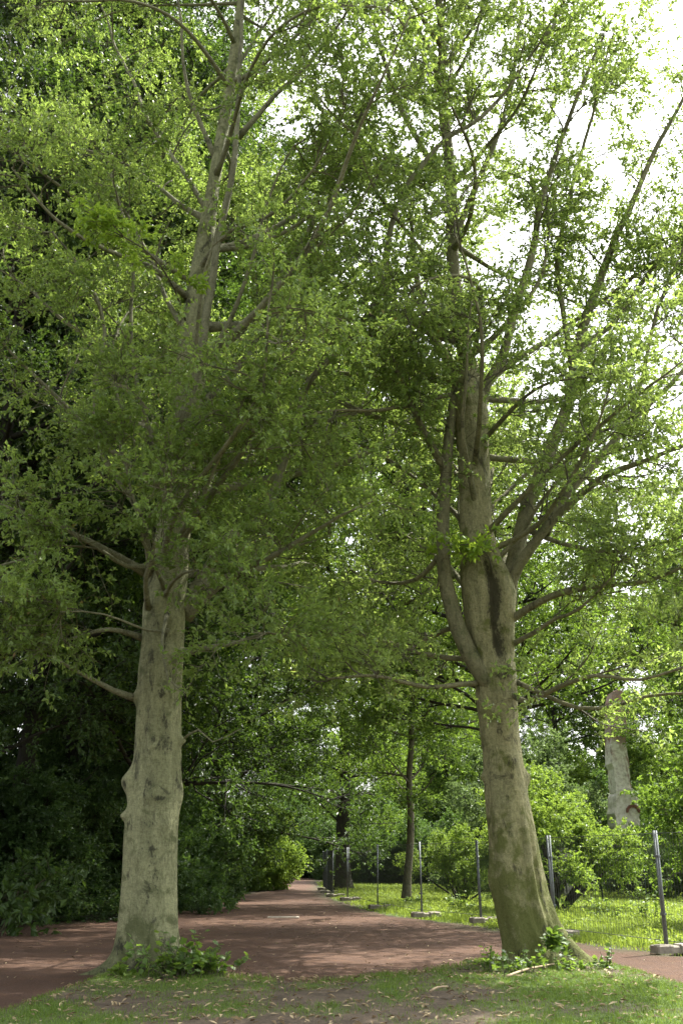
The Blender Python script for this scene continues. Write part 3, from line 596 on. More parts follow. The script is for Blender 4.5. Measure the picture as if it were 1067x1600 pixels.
dup(mid1, at(335, 46), 4.6, .95, 'tall mid green tree rising behind the bushes before the sunlit bush')
dup(tall_mid, at(1150, 44), 0.3, 0.85, 'bushy green tree at the right edge behind the meadow')
dup(dark2, at(250, 62), 5.2, 0.8, 'dark tree standing behind the bushes left of the sunlit bush')
dup(mid1, at(447, 128), 2.2, 1.0, 'green tree leaning over the far end of the path')
dup(dark1, at(395, 120), 1.2, 0.75, 'far dark tree closing the left side of the end of the path')
dup(dark2, at(480, 131), 3.9, 0.62, 'far dark tree standing at the shaded end of the path')
dup(tall_mid, at(600, 104), 1.4, 0.95, 'far green tree between the dark trunk and the sapling')
dup(tall_mid, at(760, 88), 3.0, 0.9, 'green tree far behind the leaning beech')
dup(mid1, at(705, 84), 4.0, 0.95, 'bright green tree just right of the sapling beyond the meadow')
dup(dark2, at(850, 80), 2.4, 0.48, 'dark tree in the shade left of the ruined pillar')
dup(dark1, at(985, 82), 5.0, 0.5, 'dark tree behind the ruined pillar')
dup(tall_mid, at(1130, 64), 0.8, 0.85, 'green tree at the right edge beyond the meadow')
shade_tree = gen_tree('woodland_tree', 'green tree added to shade the path, half hidden behind the leaning beech, boughs reaching left', 'tree', 17, 4.5, 5.0, 60, 0.2, M['leaf_mid'], M['bark_dark'], W, lean=(-5.8, 0.5), bend=2.0, wob=.02, flat=0.35, elev=(-5, 35), size=.11, group=GW)
shade_tree.location = (4.45, 25.5, 0)  # tree added for the shadow its left-leaning crown casts on the path
dup(tall_mid, at(885, 60), 1.9, .95, 'bright green tree rising above the pale bush right of the leaning beech')
dup(tall_mid, at(978, 63), 4.2, 1.02, 'bright green tree rising straight behind the ruined pillar')
dup(tall_mid, at(1075, 59), 5.6, .92, 'bright green tree behind the young maple at the right edge')
sapling = gen_tree('young_tree', 'slender straight young tree with a thin brown trunk in the meadow just behind the fence', 'tree', 17, 3.4, 3.8, 44, 0.15, M['leaf_mid'], M['bark_sapling'], W, lean=(1.5, 0), flat=0.35, droop=0.02, elev=(-5, 35), size=0.12, d1=2.0, m2=7)
sapling.location = (*G(634, 1414)[:2], 0)

# small trees and bushes
def gen_bush(name, label, cat, h, rad, ns, leafm, barkm, r, size=0.10, d1=2.6, m2=7, leaves=8, m3=4, tmu=0.45, group=None, elev=(20, 80), flat=0.7, t0=0.15, stem=0.035, len1=(.5, 1.3)):
    root = thing(name, label, cat, group=group); mb, lf = MB(), MB(); lm = []
    for k in range(ns):
        az = k * 2.4 + r.normal(0, .3); e = radians(r.uniform(*elev)); L = 1 / math.hypot(cos(e) / rad, sin(e) / h) * r.uniform(.75, 1.08)
        d = np.array([[cos(az) * cos(e), sin(az) * cos(e), sin(e)]]); b = np.array([[cos(az) * .12 * rad * r.random(), sin(az) * .12 * rad * r.random(), -0.05]])
        p_ = catmull(wander(b, d, np.array([L]), 7, 0.12, 0.03, r)[0], .25); q_ = np.linspace(stem, .008, len(p_)); lm.append((p_, q_)); mb.tube(p_, q_, 6, .3)
    foliage(lm, mb, lf, r, d1=d1, len1=len1, m2=m2, len2=(.3, .8), m3=m3, len3=(.12, .4), leaves=leaves, size=size, flat=flat, t0=t0, up=.01, tint_mu=tmu, tubes3=False, rr1=.012, upb=.9)
    mb.build('stem', barkm, root, smooth=True); lf.build('crown', leafm, root); return root
GB = 'evergreen bushes along the left side of the path'
ev1 = gen_bush('evergreen_bush', 'broad dark evergreen bush at the left edge, first beside the path', 'bush', 5.4, 3.0, 32, M['leaf_shrub'], M['bark_dark'], W, size=.13, group=GB, t0=.1)
ev2 = gen_bush('evergreen_bush', 'dark evergreen bush right behind the foot of the pale trunk', 'bush', 6.0, 2.9, 32, M['leaf_shrub'], M['bark_dark'], W, size=.12, group=GB, t0=.1)
ev1.location = (-8.9, 26.3, 0); ev2.location = (-7.0, 32.2, 0); ev1.scale = (.9, .9, .72)
dup(ev2, (-8.1, 29.3, 0), 2.0, .8, 'dark bush seen just left of the pale trunk, second along the path')
dup(ev1, (-12.6, 26.5, 0), 1.0, .8, 'tall dark bush filling the left edge behind the first bush')
dup(ev1, (-6.5, 35.8, 0), 3.0, 0.95, 'dark bush just right of the pale trunk along the path')
dup(ev2, (-6.6, 41.0, 0), 4.0, 0.95, 'dark bush midway between the pale trunk and the sunlit bush')
dup(ev1, (-6.7, 46.3, 0), 5.0, .85, 'dark bush next before the sunlit bush')
dup(ev2, (-9.8, 34.5, 0), .7, 1.2, 'tall dark bush behind the path bushes, hidden mostly by the pale trunk')
dup(ev2, (-12.2, 31.0, 0), 2.9, 1.1, 'dark bush deep in the wood below the second trunk from the left')
dup(ev1, (-10.5, 57.0, 0), 2.3, 1.35, 'tall dark bush looming behind the sunlit bush')
lit = gen_bush('leafy_bush', 'rounded bush glowing bright green in the sun where the path turns', 'bush', 4.4, 2.1, 24, M['leaf_bright'], M['bark_dark'], W, size=.14, t0=.08)
lit.location = (-4.7, 56.5, 0); lit.scale = (1.15, 1.15, 1.1)
dup(lit, (-5.4, 65.0, 0), 2.0, 0.8, 'smaller green bush just beyond the sunlit bush at the path edge')
yb = gen_bush('ornamental_shrub', 'spreading yellow green shrub with a dark bent stem just right of the leaning trunk', 'shrub', 4.5, 2.2, 16, M['leaf_bright'], M['bark_dark'], W, size=.11, elev=(32, 82), stem=.075, t0=.56, len1=(.5, 1.2))
yb.location = (*at(862, 31)[:2], 0)
dup(yb, at(722, 39), 1.3, 0.66, 'yellow green shrub left of the leaning trunk beyond the meadow')
GU = 'dark bushes closing the back of the meadow and the path'
for k, (px, Yq, sc, lab) in enumerate([(538, 92, 1.2, 'dark bush behind the dark trunk at the back of the meadow'), (580, 68, .85, 'dark bush between the dark trunk and the sapling at the back of the meadow'), (628, 69, 1.0, 'dark bush behind the sapling at the back of the meadow'),
        (674, 65, .85, 'dark bush right of the sapling at the back of the meadow'), (725, 66, .95, 'dark bush just left of the leaning trunk at the back of the meadow'), (800, 62, 1.0, 'dark bush behind the leaning trunk'), (925, 52, .95, 'dark bush left of the foot of the ruined pillar'),
        (1020, 52, 1.0, 'dark bush right of the foot of the ruined pillar'), (452, 97, 1.6, 'dark bush at the left of the far path end'), (474, 100, 1.7, 'dark bush straight at the far path end'), (499, 98, 1.3, 'dark bush at the right of the far path end'), (522, 88, 1.1, 'dark bush on the right side of the far path')]):
    dup((ev1, ev2)[k % 2], at(px, Yq), k * 1.7, sc, lab, GU)
gb = gen_bush('willow_bush', 'tall pale grey green bush in front of the dark wood beside the ruined pillar', 'bush', 7.5, 2.8, 22, M['leaf_grey'], M['bark_dark'], W, size=.14, elev=(45, 85), t0=.2, len1=(.8, 1.8), d1=2.0)
gb.location = at(852, 47); gb.scale = (.8, .8, .95)
dup(ev2, (-13.5, 24.0, 0), 1.9, 1.0, 'dark bush cut by the left edge of the picture')
dup(gb, at(800, 50), 2.0, 1.05, 'pale green bush showing right beside the upper trunk of the leaning beech')
dup(gb, at(1085, 40), 1.0, 0.42, 'low pale bush at the right edge beyond the fence')
dup(gb, at(992, 42), 4.0, 0.42, 'low pale bush at the foot of the ruined pillar')
mp = gen_bush('young_maple', 'young maple with broad bright leaves at the right edge behind the fence', 'tree', 5.0, 2.2, 12, M['leaf_mid'], M['bark_sapling'], W, size=.13, elev=(62, 86), stem=.035, t0=.3, flat=.35, d1=2.2, m2=6, leaves=6, tmu=.6)
mp.location = (*at(1145, 23.5)[:2], 0); mp.scale = (.85, .85, .9)
syc = gen_bush('sycamore_shrub', 'low shrub with large pale green leaves before the dark bushes at the left edge', 'shrub', 2.2, 1.4, 7, M['leaf_dark'], M['bark_sapling'], W, size=.26, elev=(45, 75), stem=.02, t0=.5, flat=.25, d1=2.5, m2=3, m3=2, leaves=4, tmu=.5)
syc.location = (*at(-4, 23.2)[:2], 0); syc.scale = (.8, .8, .9)

# the wood further off reads as one mass
tw, lf = MB(), MB(); wr = np.random.default_rng(77); lm = []
for k in range(95):
    x = wr.uniform(-62, 75); y = 126 + wr.uniform(0, 26) if x < 8 else 78 + wr.uniform(0, 30)
    hh = wr.uniform(13, 18) if x < 2 else wr.uniform(8, 11.5)
    tw.tube(np.array([[x, y, -.1], [x + wr.normal(0, .3), y, hh * .5], [x + wr.normal(0, .5), y, hh]]), [.35, .25, .06], 7, .3)
    for q in range(12):
        z = wr.uniform(.08, .95) * hh; az = wr.uniform(0, 2 * pi); L = wr.uniform(2.2, 5) * (1.15 - .6 * z / hh)
        lm.append((catmull(wander(np.array([[x, y, z]]), np.array([[cos(az), sin(az), .25]]), np.array([L]), 5, .1, .03, wr)[0], .6), None))
foliage(lm, tw, lf, wr, d1=1.4, len1=(1.2, 2.4), m2=5, len2=(.6, 1.5), m3=3, len3=(.3, .8), leaves=5, size=.30, flat=.6, t0=.1, tubes3=False, rr1=.02, wood=False)
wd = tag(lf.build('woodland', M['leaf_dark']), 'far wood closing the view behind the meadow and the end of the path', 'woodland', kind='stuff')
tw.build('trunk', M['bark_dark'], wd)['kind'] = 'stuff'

# ------------------------------------------------------------------ fence
posts_px = [(1225, 1545), (1042, 1490), (868, 1466), (752, 1443), (659, 1434), (590, 1421), (543, 1408), (520, 1402), (511, 1396), (505, 1391)]
posts = [G(*q) for q in posts_px]
posts[0] = posts[1] + (posts[1] - posts[2]) * 1.0
FN = ['right edge panel of the wire fence, running out of the picture', 'fence panel right of the leaning trunk, in front of the shrub and the ruined pillar', 'fence panel hidden partly by the leaning trunk', 'fence panel between the leaning trunk and the doubled post',
      'fence panel between the doubled post and the post left of the sapling', 'fence panel in front of the dark trunk', 'fence panel just left of the dark trunk', 'second last far fence panel along the path', 'last far fence panel at the bend of the path']
for k in range(len(posts) - 1):
    a, b = posts[k], posts[k + 1]; d = b - a; Lg = np.linalg.norm(d) - 0.056; d = d / np.linalg.norm(d); rz = math.atan2(d[1], d[0])
    root = thing('wire_fence', FN[k], 'fence panel', (a[0] + d[0] * .028, a[1] + d[1] * .028, 0), rz, 'galvanised fence panels along the path')
    root.rotation_euler = (W.normal(0, .012), 0, rz)
    for xq in (0.0, Lg):
        mb = MB(); mb.tube([(xq, 0, 0.06), (xq, 0, 1.98)], .021, 10); mb.build('post', M['steel'], root, smooth=True)
    for zq in (0.2, 1.93):
        mb = MB(); mb.tube([(0.02, 0, zq), (Lg - 0.02, 0, zq)], .006, 6); mb.build('rail', M['wire'], root, smooth=True)
    mb = MB(); xs = np.arange(.06, Lg - .03, .085); n = len(xs)
    pth = np.zeros((n, 2, 3)); pth[:, :, 0] = xs[:, None]; pth[:, 0, 2] = .2; pth[:, 1, 2] = 1.93; mb.tubes(pth, np.full((n, 2), .0028), 3)
    zs = np.arange(.40, 1.92, .22); pth = np.zeros((len(zs), 2, 3)); pth[:, 1, 0] = Lg; pth[:, :, 2] = zs[:, None]; pth[:, :, 1] = .004; mb.tubes(pth, np.full((len(zs), 2), .0028), 3)
    mb.build('wire_mesh', M['wire'], root)
    for zq in (1.55, .62):
        mb = MB(); mb.box((Lg + .028, 0, zq), (.12, .05, .035)); mb.build('clamp', M['steel'], root)
BN = ['concrete block under the fence post at the right edge of the picture', 'long concrete block under the nearest fence post, right of the leaning trunk', 'concrete block hidden behind the root flare of the leaning trunk', 'concrete block under the post just left of the leaning trunk',
      'concrete block under the doubled post right of the sapling', 'concrete block under the post left of the sapling', 'concrete block under the post before the dark trunk', 'concrete block third from the far end of the fence', 'concrete block second from the far end of the fence', 'farthest concrete block by the sunlit path']
for k, p_ in enumerate(posts):
    d = posts[min(k + 1, len(posts) - 1)] - posts[max(k - 1, 0)]; rz = math.atan2(d[1], d[0]) + pi / 2 + W.normal(0, .12)
    mb = MB(); L_, w_, h_ = 0.82, .23, .135
    prof = np.array([(-w_ / 2, 0), (w_ / 2, 0), (w_ / 2, h_ * .8), (w_ / 2 - .03, h_), (-w_ / 2 + .03, h_), (-w_ / 2, h_ * .8)])
    xs = [-L_ / 2, -L_ / 2 + .03, -.09, -.07, .07, .09, L_ / 2 - .03, L_ / 2]; sc = [.86, 1, 1, .80, .80, 1, 1, .86]
    v = np.array([[x, q[0] * s_, q[1] * (s_ if s_ > .82 else .78)] for x, s_ in zip(xs, sc) for q in prof]) + W.normal(0, .003, (48, 3))
    f4 = [[i * 6 + j, i * 6 + (j + 1) % 6, (i + 1) * 6 + (j + 1) % 6, (i + 1) * 6 + j] for i in range(7) for j in range(6)]
    f3 = [[0, j + 1, j] for j in range(1, 5)] + [[42, 42 + j, 43 + j] for j in range(1, 5)]
    mb.add(v, f4, f3); o = mb.build('fence_block', M['concrete']); o.location = (p_[0] - .12 * cos(rz) * (1 if k else 0), p_[1], 0.004 + .012); o.rotation_euler = (0, 0, rz)
    tag(o, BN[k], 'concrete block', 'concrete feet of the wire fence')

# dark green mesh fence far behind the meadow
fp = [at(790, 42), at(886, 40), at(912, 39.5), at(941, 39), at(1010, 38.5)]
root = thing('garden_fence', 'low dark green mesh fence with thin posts behind the meadow shrubs', 'fence', fp[0])
mbm = MB()
for k, q in enumerate(fp):
    mb = MB(); l = np.array(q) - np.array(fp[0]); mb.tube([l, l + (0, 0, 1.75)], .028, 8); mb.build('post', M['green_post'], root, smooth=True)
    if k:
        a = np.array(fp[k - 1]) - np.array(fp[0]); n = int(np.linalg.norm(l - a) / .06); t = np.linspace(0, 1, n)[:, None]; b_ = a + (l - a) * t
        pth = np.stack([b_ + (0, 0, .05), b_ + (0, 0, 1.6)], 1); mbm.tubes(pth, np.full((n, 2), .0012), 3)
        zs = np.arange(.1, 1.65, .3); pth = np.stack([np.stack([a + (0, 0, z) for z in zs]), np.stack([l + (0, 0, z) for z in zs])], 1); mbm.tubes(pth, np.full((len(zs), 2), .0014), 3)
mbm.build('wire_mesh', M['green_post'], root)

# ------------------------------------------------------------------ ruined pillar
def masonry(name):
    m, nt, out = new_mat(name); L = nt.links; co = coords(nt)
    br = N(nt, 'ShaderNodeTexBrick', Scale=4.2); br.inputs['Color1'].default_value = (.34, .13, .09, 1); br.inputs['Color2'].default_value = (.22, .10, .075, 1); br.inputs['Mortar'].default_value = (.36, .33, .28, 1); br.inputs['Mortar Size'].default_value = .03
    mp_ = nt.nodes.new('ShaderNodeMapping'); mp_.inputs['Rotation'].default_value = (pi / 2, 0, 0); L.new(co, mp_.inputs[0]); L.new(mp_.outputs[0], br.inputs['Vector'])
    pl = ramp(nt, noise(nt, co, 5.0, 6, .7), [(.35, (.46, .42, .35)), (.48, (.72, .68, .59)), (.62, (.85, .82, .75))])
    at_ = N(nt, 'ShaderNodeAttribute', attribute_name='tint')
    ad = nt.nodes.new('ShaderNodeMath'); ad.operation = 'MULTIPLY_ADD'; L.new(noise(nt, co, 1.7, 6, .65), ad.inputs[0]); ad.inputs[1].default_value = 1.0; L.new(at_.outputs['Fac'], ad.inputs[2])
    c = mix(nt, ramp(nt, ad.outputs[0], [(.84, (0, 0, 0)), (1.1, (.85, .85, .85))]), pl, br.outputs['Color'])
    c = mix(nt, ramp(nt, noise(nt, co, 2.2, 6, .7), [(.60, (0, 0, 0)), (.74, (.7, .7, .7))]), c, (.14, .16, .07))
    p = N(nt, 'ShaderNodeBsdfPrincipled', Roughness=.92); L.new(c, p.inputs['Base Color']); L.new(bump(nt, noise(nt, co, 14, 6, .7), .8, .05), p.inputs['Normal']); L.new(p.outputs[0], out.inputs[0]); return m
M['masonry'] = masonry('old plaster over brick')
M['brick'] = plain('old red brick', (.22, .10, .075), .9, 0, .35, 12, .5)
YT = 47.0; tb = at(970, YT); pil = thing('ruined_pillar', 'pale ruined pillar of plastered brick, reddish at the top, standing in the trees at the right', 'ruin', tb)
def slab_prism(outline, depth, name, tintf, jit=.03):
    mb = MB(); loc = [P(x, y, YT) - np.array(tb) for x, y in outline]; n = len(loc)
    lp = [];
    for i in range(n):
        a, b = loc[i], loc[(i + 1) % n]; m_ = max(1, int(np.linalg.norm(b - a) / .25))
        for q in range(m_): lp.append(a + (b - a) * q / m_ + np.array([W.normal(0, jit), 0, W.normal(0, jit)]))
    lp = np.array(lp); n = len(lp); c = lp.mean(0)
    lay = [(-depth / 2, .96), (-depth / 2 + .06, 1), (depth / 2 - .06, 1), (depth / 2, .96)]
    v = np.vstack([np.stack([c[0] + (lp[:, 0] - c[0]) * s_, np.full(n, d_) , c[2] + (lp[:, 2] - c[2]) * (1 if s_ == 1 else .995)], -1) for d_, s_ in lay])
    f4 = [[L_ * n + i, L_ * n + (i + 1) % n, (L_ + 1) * n + (i + 1) % n, (L_ + 1) * n + i] for L_ in range(3) for i in range(n)]
    k0 = len(v); v = np.vstack([v, [[c[0], -depth / 2 - .01, c[2]]], [[c[0], depth / 2 + .01, c[2]]]])
    f3 = [[i, k0, (i + 1) % n] for i in range(n)] + [[3 * n + (i + 1) % n, k0 + 1, 3 * n + i] for i in range(n)]
    mb.add(v, f4, f3, tint=tintf(v)); return mb.build(name, M['masonry'], pil)
zt = P(960, 1085, YT)[2]
slab_prism([(957, 1240), (950, 1185), (948, 1130), (949, 1100), (951, 1083), (960, 1080), (969, 1084), (971, 1110), (973, 1160), (977, 1205), (980, 1240)], 1.2, 'shaft', lambda v: np.clip((v[:, 2] - zt + 3.2) * .17, 0, .6) + .30 + .22 * (v[:, 0] > np.percentile(v[:, 0], 70)))
slab_prism([(955, 1345), (954, 1262), (957, 1236), (982, 1232), (988, 1250), (991, 1262), (993, 1345)], 1.5, 'plinth', lambda v: np.full(len(v), .18))
ac = P(981, 1270, YT) - np.array(tb); mb = MB(); aa = np.linspace(0, pi, 12); sc_ = mpp(1260, YT)
for k in range(11):
    a0 = (aa[k] + aa[k + 1]) / 2; mb.box((ac[0] + cos(a0) * 9 * sc_, -.80, ac[2] + sin(a0) * 9 * sc_), (.08, .14, .13), jit=.008)
mb.build('brick_arch', M['brick'], pil)
pp = at(892, 44); o = thing('stone_pier', 'short pale stone pier behind the dark green mesh fence', 'stone pier', pp); mb = MB()
for k in range(6): mb.box((W.normal(0, .015), 0, .16 + k * .30), (.62 + W.normal(0, .02), .6, .29), jit=.012, rot=W.normal(0, .03))
mb.build('pier_shaft', plain('pale stone', (.36, .34, .30), .9, 0, .3, 6, .6), o); mb = MB(); mb.box((0, 0, 1.93), (.78, .74, .14), jit=.01); mb.build('cap_stone', plain('grey stone cap', (.28, .27, .24), .9, 0, .3, 6, .6), o)

# ------------------------------------------------------------------ grass, litter, small plants
def blades(mb, x, y, z, hgt, w, r, lean=.45, tint=None):
    n = len(x); az = r.uniform(0, 2 * pi, n); ln = np.abs(r.normal(0, lean, n)); dx, dy = np.cos(az), np.sin(az); fa = az + r.uniform(.8, 2.2, n)
    sx, sy = np.cos(fa) * w / 2, np.sin(fa) * w / 2; b = np.stack([x, y, z], -1)
    m_ = b + np.stack([dx * hgt * ln * .35, dy * hgt * ln * .35, hgt * .6], -1); t = b + np.stack([dx * hgt * ln, dy * hgt * ln, hgt * (1 - .25 * ln)], -1); s = np.stack([sx, sy, np.zeros(n)], -1)
    v = np.stack([b - s, b + s, m_ + s * .7, m_ - s * .7, t], 1); o = (np.arange(n) * 5)[:, None]
    ti = r.uniform(.1, .9, n) if tint is None else np.clip(tint, 0, 1)
    mb.add(v.reshape(-1, 3), (o + np.array([[0, 1, 2, 3]])), (o + np.array([[3, 2, 4]])), tint=np.repeat(ti, 5))
gr = np.random.default_rng(5)
n = 420000; x = gr.uniform(-7, 5, n); y = gr.uniform(8.5, 17, n); ok = (y < vback(x) + .12) & (gr.random(n) < np.clip(grassy(x, y) - .22, 0, 1) ** 1.3 * 1.1); x, y = x[ok], y[ok]
mb = MB(); blades(mb, x, y, np.full(len(x), .03), gr.uniform(.03, .085, len(x)), gr.uniform(.005, .011, len(x)), gr, .7, tint=.2 + .6 * fbm(x * .8, y * .8) + gr.normal(0, .15, len(x)))
tag(mb.build('verge_grass', M['grass']), 'short trodden grass in patches on the soil in front of the two beeches', 'grass', kind='stuff')
mb = MB()
n = 420000; y = 17.5 + 60 * gr.random(n) ** 1.7; r0 = np.interp(y, PR[:, 0], PR[:, 2]); x = r0 + .15 + (y * .55 + 4) * gr.random(n) ** 1.15
dn = np.clip((x - r0) / 1.1, .12, 1) * np.clip(.35 + 1.1 * (fbm(x * .55, y * .55) - .25), .1, 1); shade_edge = np.clip(1 - np.exp(-((y - 18) / 2.2) ** 2 - ((x - 6) / 3) ** 2) * .8, 0, 1)
ok = gr.random(n) < dn * shade_edge; x, y, r0 = x[ok], y[ok], r0[ok]
hg = gr.uniform(.06, .22, len(x)) * (.5 + 1.1 * fbm(x * .4 + 9, y * .4)) * np.clip((x - r0) / .8, .35, 1.2); blades(mb, x, y, np.full(len(x), -.03), hg, gr.uniform(.008, .016, len(x)) * (1 + y / 40), gr, .5, tint=.1 + .8 * fbm(x * .35 + 4, y * .35) + gr.normal(0, .18, len(x)))
# broad leaves of the meadow herbs
n = 60000; y = 18 + 50 * gr.random(n) ** 1.7; r0 = np.interp(y, PR[:, 0], PR[:, 2]); x = r0 + .6 + (y * .5 + 4) * gr.random(n); ok = fbm(x * .8 + 30, y * .8) > .5; x, y = x[ok], y[ok]
add_leaves(mb, np.stack([x, y, gr.uniform(.02, .2, len(x))], -1), np.tile([[0, 0, .3]], (len(x), 1)), .09, gr.uniform(.2, .95, len(x)), gr, 1.2, .6)
tag(mb.build('meadow_grass', M['meadow']), 'rough sunlit grass and herbs of the meadow behind the wire fence', 'grass', kind='stuff')

# leaf litter
M['litter'] = leaf_mat('dry leaf', (.10, .065, .035), (.42, .34, .20), (.3, .2, .1), .1, .7, .3)
mb = MB(); n = 4200; x = gr.uniform(-7, 5, n); y = 9 + 8 * gr.random(n); ok = (y < vback(x) + 1.2) & (gr.random(n) < np.where(y < vback(x), .75, .2)); x, y = x[ok], y[ok]
az = gr.uniform(0, 2 * pi, len(x)); add_leaves(mb, np.stack([x, y, np.where(y < vback(x), .072, .02) + gr.uniform(0, .012, len(x))], -1), np.stack([np.cos(az), np.sin(az), np.zeros(len(x))], -1), .105, gr.uniform(0, 1, len(x)) ** .8, gr, 4, .3, .1, .12)
n = 900; yy_ = 13 + 24 * gr.random(n) ** 1.5; l = np.interp(yy_, PR[:, 0], PR[:, 1]); r0 = np.interp(yy_, PR[:, 0], PR[:, 2]); x = l + (r0 - l) * gr.random(n); az = gr.uniform(0, 2 * pi, n)
add_leaves(mb, np.stack([x, yy_, np.full(n, .018)], -1), np.stack([np.cos(az), np.sin(az), np.zeros(n)], -1), .07, gr.uniform(0, .9, n), gr, 4, .35, .1, .12)
tag(mb.build('leaf_litter', M['litter']), 'dry pale fallen leaves scattered over the soil and the path', 'fallen leaves', kind='stuff')

def plant(name, label, cat, loc, h, rad, ns, leafm, r, size=.09, lobes=5, nl=7, group=None):
    root = thing(name, label, cat, loc, group=group); mb, lf = MB(), MB()
    az = r.uniform(0, 2 * pi, ns); e = np.radians(r.uniform(40, 88, ns)); d = np.stack([np.cos(az) * np.cos(e), np.sin(az) * np.cos(e), np.sin(e)], -1)
    b = np.stack([r.normal(0, rad * .38, ns), r.normal(0, rad * .3, ns), np.full(ns, .0)], -1) * (0.0 if ns < 13 else 1.0); p_ = wander(b, d, h * r.uniform(.5, 1.1, ns), 5, .13, -.02, r); mb.tubes(p_, np.linspace(.006, .003, 6)[None] * np.ones((ns, 1)), 4)
    s, t, u, i = spawn(p_, nl, .3, 1.0, r); n = len(s); ax = r.normal(0, 1, (n, 3)); ax[:, 2] *= .35; ax = nrm(ax + .4 * t); nn = r.normal(0, .45, (n, 3)); nn[:, 2] += 1; nn = nrm(nn - ax * (nn * ax).sum(-1, keepdims=True)); sd = np.cross(ax, nn); sz = (size * r.uniform(.6, 1.3, n))[:, None]
    ring = [(0, 0), (.25, .38), (.42, .28), (.62, .46), (.74, .22), (1, 0), (.74, -.22), (.62, -.46), (.42, -.28), (.25, -.38)]
    v = np.stack([s + ax * sz * a + sd * sz * b_ + nn * sz * (.12 * abs(b_) - .15 * a * a) for a, b_ in ring] + [s + ax * sz * .5], 1); o = (np.arange(n) * 11)[:, None]
    f = np.concatenate([o + np.array([[10, k, (k + 1) % 10]]) for k in range(10)]); lf.add(v.reshape(-1, 3), None, f, tint=np.repeat(r.uniform(.1, .95, n), 11))
    mb.build('stem', M['twig'], root); lf.build('leaves', leafm, root)['kind'] = 'stuff'; return root
g = lambda a, b: G(a, b)
plant('bramble_plant', 'dense leafy green bramble at the right foot of the pale trunk', 'plant', g(276, 1532), .62, .55, 62, M['leaf_mid'], gr, .10)
plant('bramble_plant', 'trailing bramble spreading over the soil right of the pale trunk', 'plant', g(316, 1529), .46, .6, 44, M['leaf_mid'], gr, .085)
plant('maple_seedling', 'small yellow green seedling in front of the pale trunk roots', 'plant', g(188, 1533), .26, .22, 8, M['leaf_bright'], gr, .08)
plant('ivy_plant', 'broad heart shaped ivy leaves over the dark hollow of the leaning trunk', 'ivy', P(862, 1484, 15.2), .32, .28, 12, M['leaf_mid'], gr, .13)
plant('bramble_plant', 'low weeds at the left foot of the leaning trunk', 'plant', g(806, 1528), .38, .6, 34, M['leaf_mid'], gr, .075)
plant('bramble_plant', 'upright pale weed just left of the leaning trunk', 'plant', g(768, 1524), .46, .22, 9, M['leaf_mid'], gr, .085)
plant('bramble_plant', 'leafy weeds hiding the right root of the leaning trunk', 'plant', g(895, 1522), .3, .5, 26, M['leaf_mid'], gr, .07)
plant('weed_plant', 'single weed standing on the path right of the leaning trunk', 'plant', g(948, 1520), .40, .02, 9, M['leaf_mid'], gr, .075)
wl = ['tall weed in the meadow below the right fence post', 'tall weed near the middle of the right fence panel', 'tall pale weed with a broken top in the meadow', 'bushy nettle clump at the right side of the meadow', 'tall weed by the foot of the yellow green shrub', 'thin weed between the leaning trunk and the doubled post', 'weed at the foot of the sapling', 'nettle clump in the meadow below the ruined pillar']
for lab, (a, b, hh) in zip(wl, [(1010, 1440, .9), (945, 1440, .95), (955, 1405, 1.1), (1000, 1415, 1.2), (900, 1400, .9), (715, 1425, .6), (643, 1416, .4), (975, 1398, 1.2)]):
    plant('nettle_plant', lab, 'plant', g(a, b), hh, .4, 14, M['leaf_bright'], gr, .10, nl=12, group='tall weeds in the meadow')

def stick(label, a, b, rad):
    pa, pb = G(*a) + (0, 0, .085), G(*b) + (0, 0, .10); pts = catmull([pa, pa * .6 + pb * .4 + (0, 0, .02), pb], .08); mb = MB(); c = pts[0].copy(); mb.tube(pts - c, np.linspace(rad, rad * .6, len(pts)), 7); o = mb.build('fallen_stick', M['wood_dead'], smooth=True); o.location = c; tag(o, label, 'stick')
stick('long dry stick lying in the grass in front of the leaning trunk', (792, 1537), (866, 1518), .018)
stick('short pale stick on the bare soil between the two beeches', (672, 1562), (700, 1556), .014)
dc = G(443, 1434); mb = MB(); mb.box((0, 0, .012), (.85, .6, .03)); o = mb.build('drain_cover', M['concrete']); o.location = dc; tag(o, 'flat grey drain cover let into the red path', 'drain cover')
mb = MB(); mb.box((0, 0, .018), (.72, .06, .03)); mb.box((0, .18, .018), (.72, .06, .03)); mb.box((0, -.18, .018), (.72, .06, .03)); mb.build('bar', M['concrete'], o)

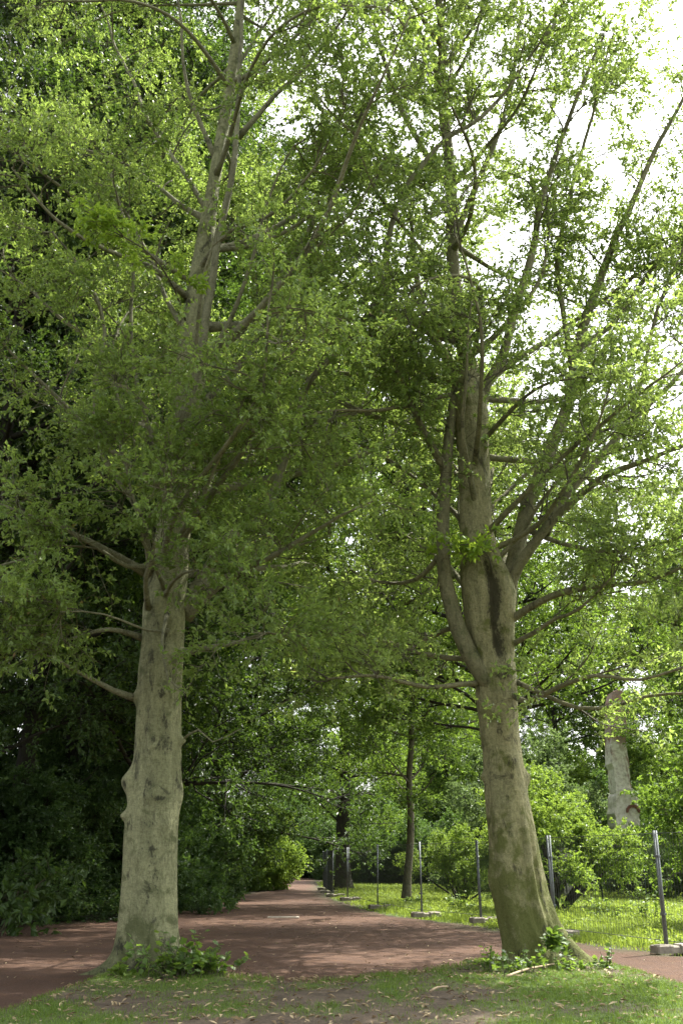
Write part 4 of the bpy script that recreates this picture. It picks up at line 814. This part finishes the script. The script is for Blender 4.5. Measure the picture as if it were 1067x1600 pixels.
# ------------------------------------------------------------------ light
SUN_AZ, SUN_EL = radians(50), radians(58)     # clockwise from straight ahead; height above the horizon
w = bpy.data.worlds.new('World'); SC.world = w; w.use_nodes = True; nt = w.node_tree; nt.nodes.clear()
sky = nt.nodes.new('ShaderNodeTexSky'); sky.sky_type = 'NISHITA'; sky.sun_disc = False; sky.sun_elevation = SUN_EL; sky.sun_rotation = SUN_AZ; sky.air_density = 1.0; sky.dust_density = 4.0; sky.ozone_density = 1.0
bg = nt.nodes.new('ShaderNodeBackground'); bg.inputs['Strength'].default_value = 0.15; ow = nt.nodes.new('ShaderNodeOutputWorld')
bw = nt.nodes.new('ShaderNodeRGBToBW'); nt.links.new(sky.outputs[0], bw.inputs[0])
whit = mix(nt, 0.88, sky.outputs[0], (0, 0, 0)); nt.links.new(bw.outputs[0], [n_ for n_ in nt.nodes if n_.bl_idname == 'ShaderNodeMix'][-1].inputs[7])   # thin white cloud over the blue
nt.links.new(whit, bg.inputs['Color']); nt.links.new(bg.outputs[0], ow.inputs['Surface'])
sl = bpy.data.lights.new('sun', 'SUN'); sl.energy = 3.0; sl.angle = radians(0.6); sl.color = (1.0, .95, .86); so = bpy.data.objects.new('sun', sl); COL.objects.link(so)
so.rotation_euler = (pi / 2 - SUN_EL, 0, pi - SUN_AZ); so.location = (20, 30, 40)

cam = bpy.data.cameras.new('camera'); co_ = bpy.data.objects.new('camera', cam); COL.objects.link(co_); co_.location = (0, 0, H); co_.rotation_euler = (pi / 2 + TH, 0, 0)
cam.sensor_fit = 'VERTICAL'; cam.sensor_height = 24; cam.lens = 24 * F / 1600; cam.clip_start = .1; cam.clip_end = 2000; SC.camera = co_
SC.view_settings.view_transform = 'Standard'; SC.view_settings.look = 'None'; SC.view_settings.exposure = 2.08; SC.view_settings.gamma = 1.0; SC.view_settings.use_curve_mapping = False
cy = SC.cycles; cy.max_bounces = 10; cy.diffuse_bounces = 8; cy.glossy_bounces = 2; cy.transmission_bounces = 8; cy.use_adaptive_sampling = False; cy.sample_clamp_indirect = 5.0; cy.transparent_max_bounces = 4; cy.caustics_reflective = False; cy.caustics_refractive = False
cy.use_denoising = True
print('leaves etc verts', sum(len(m_.vertices) for m_ in bpy.data.meshes))
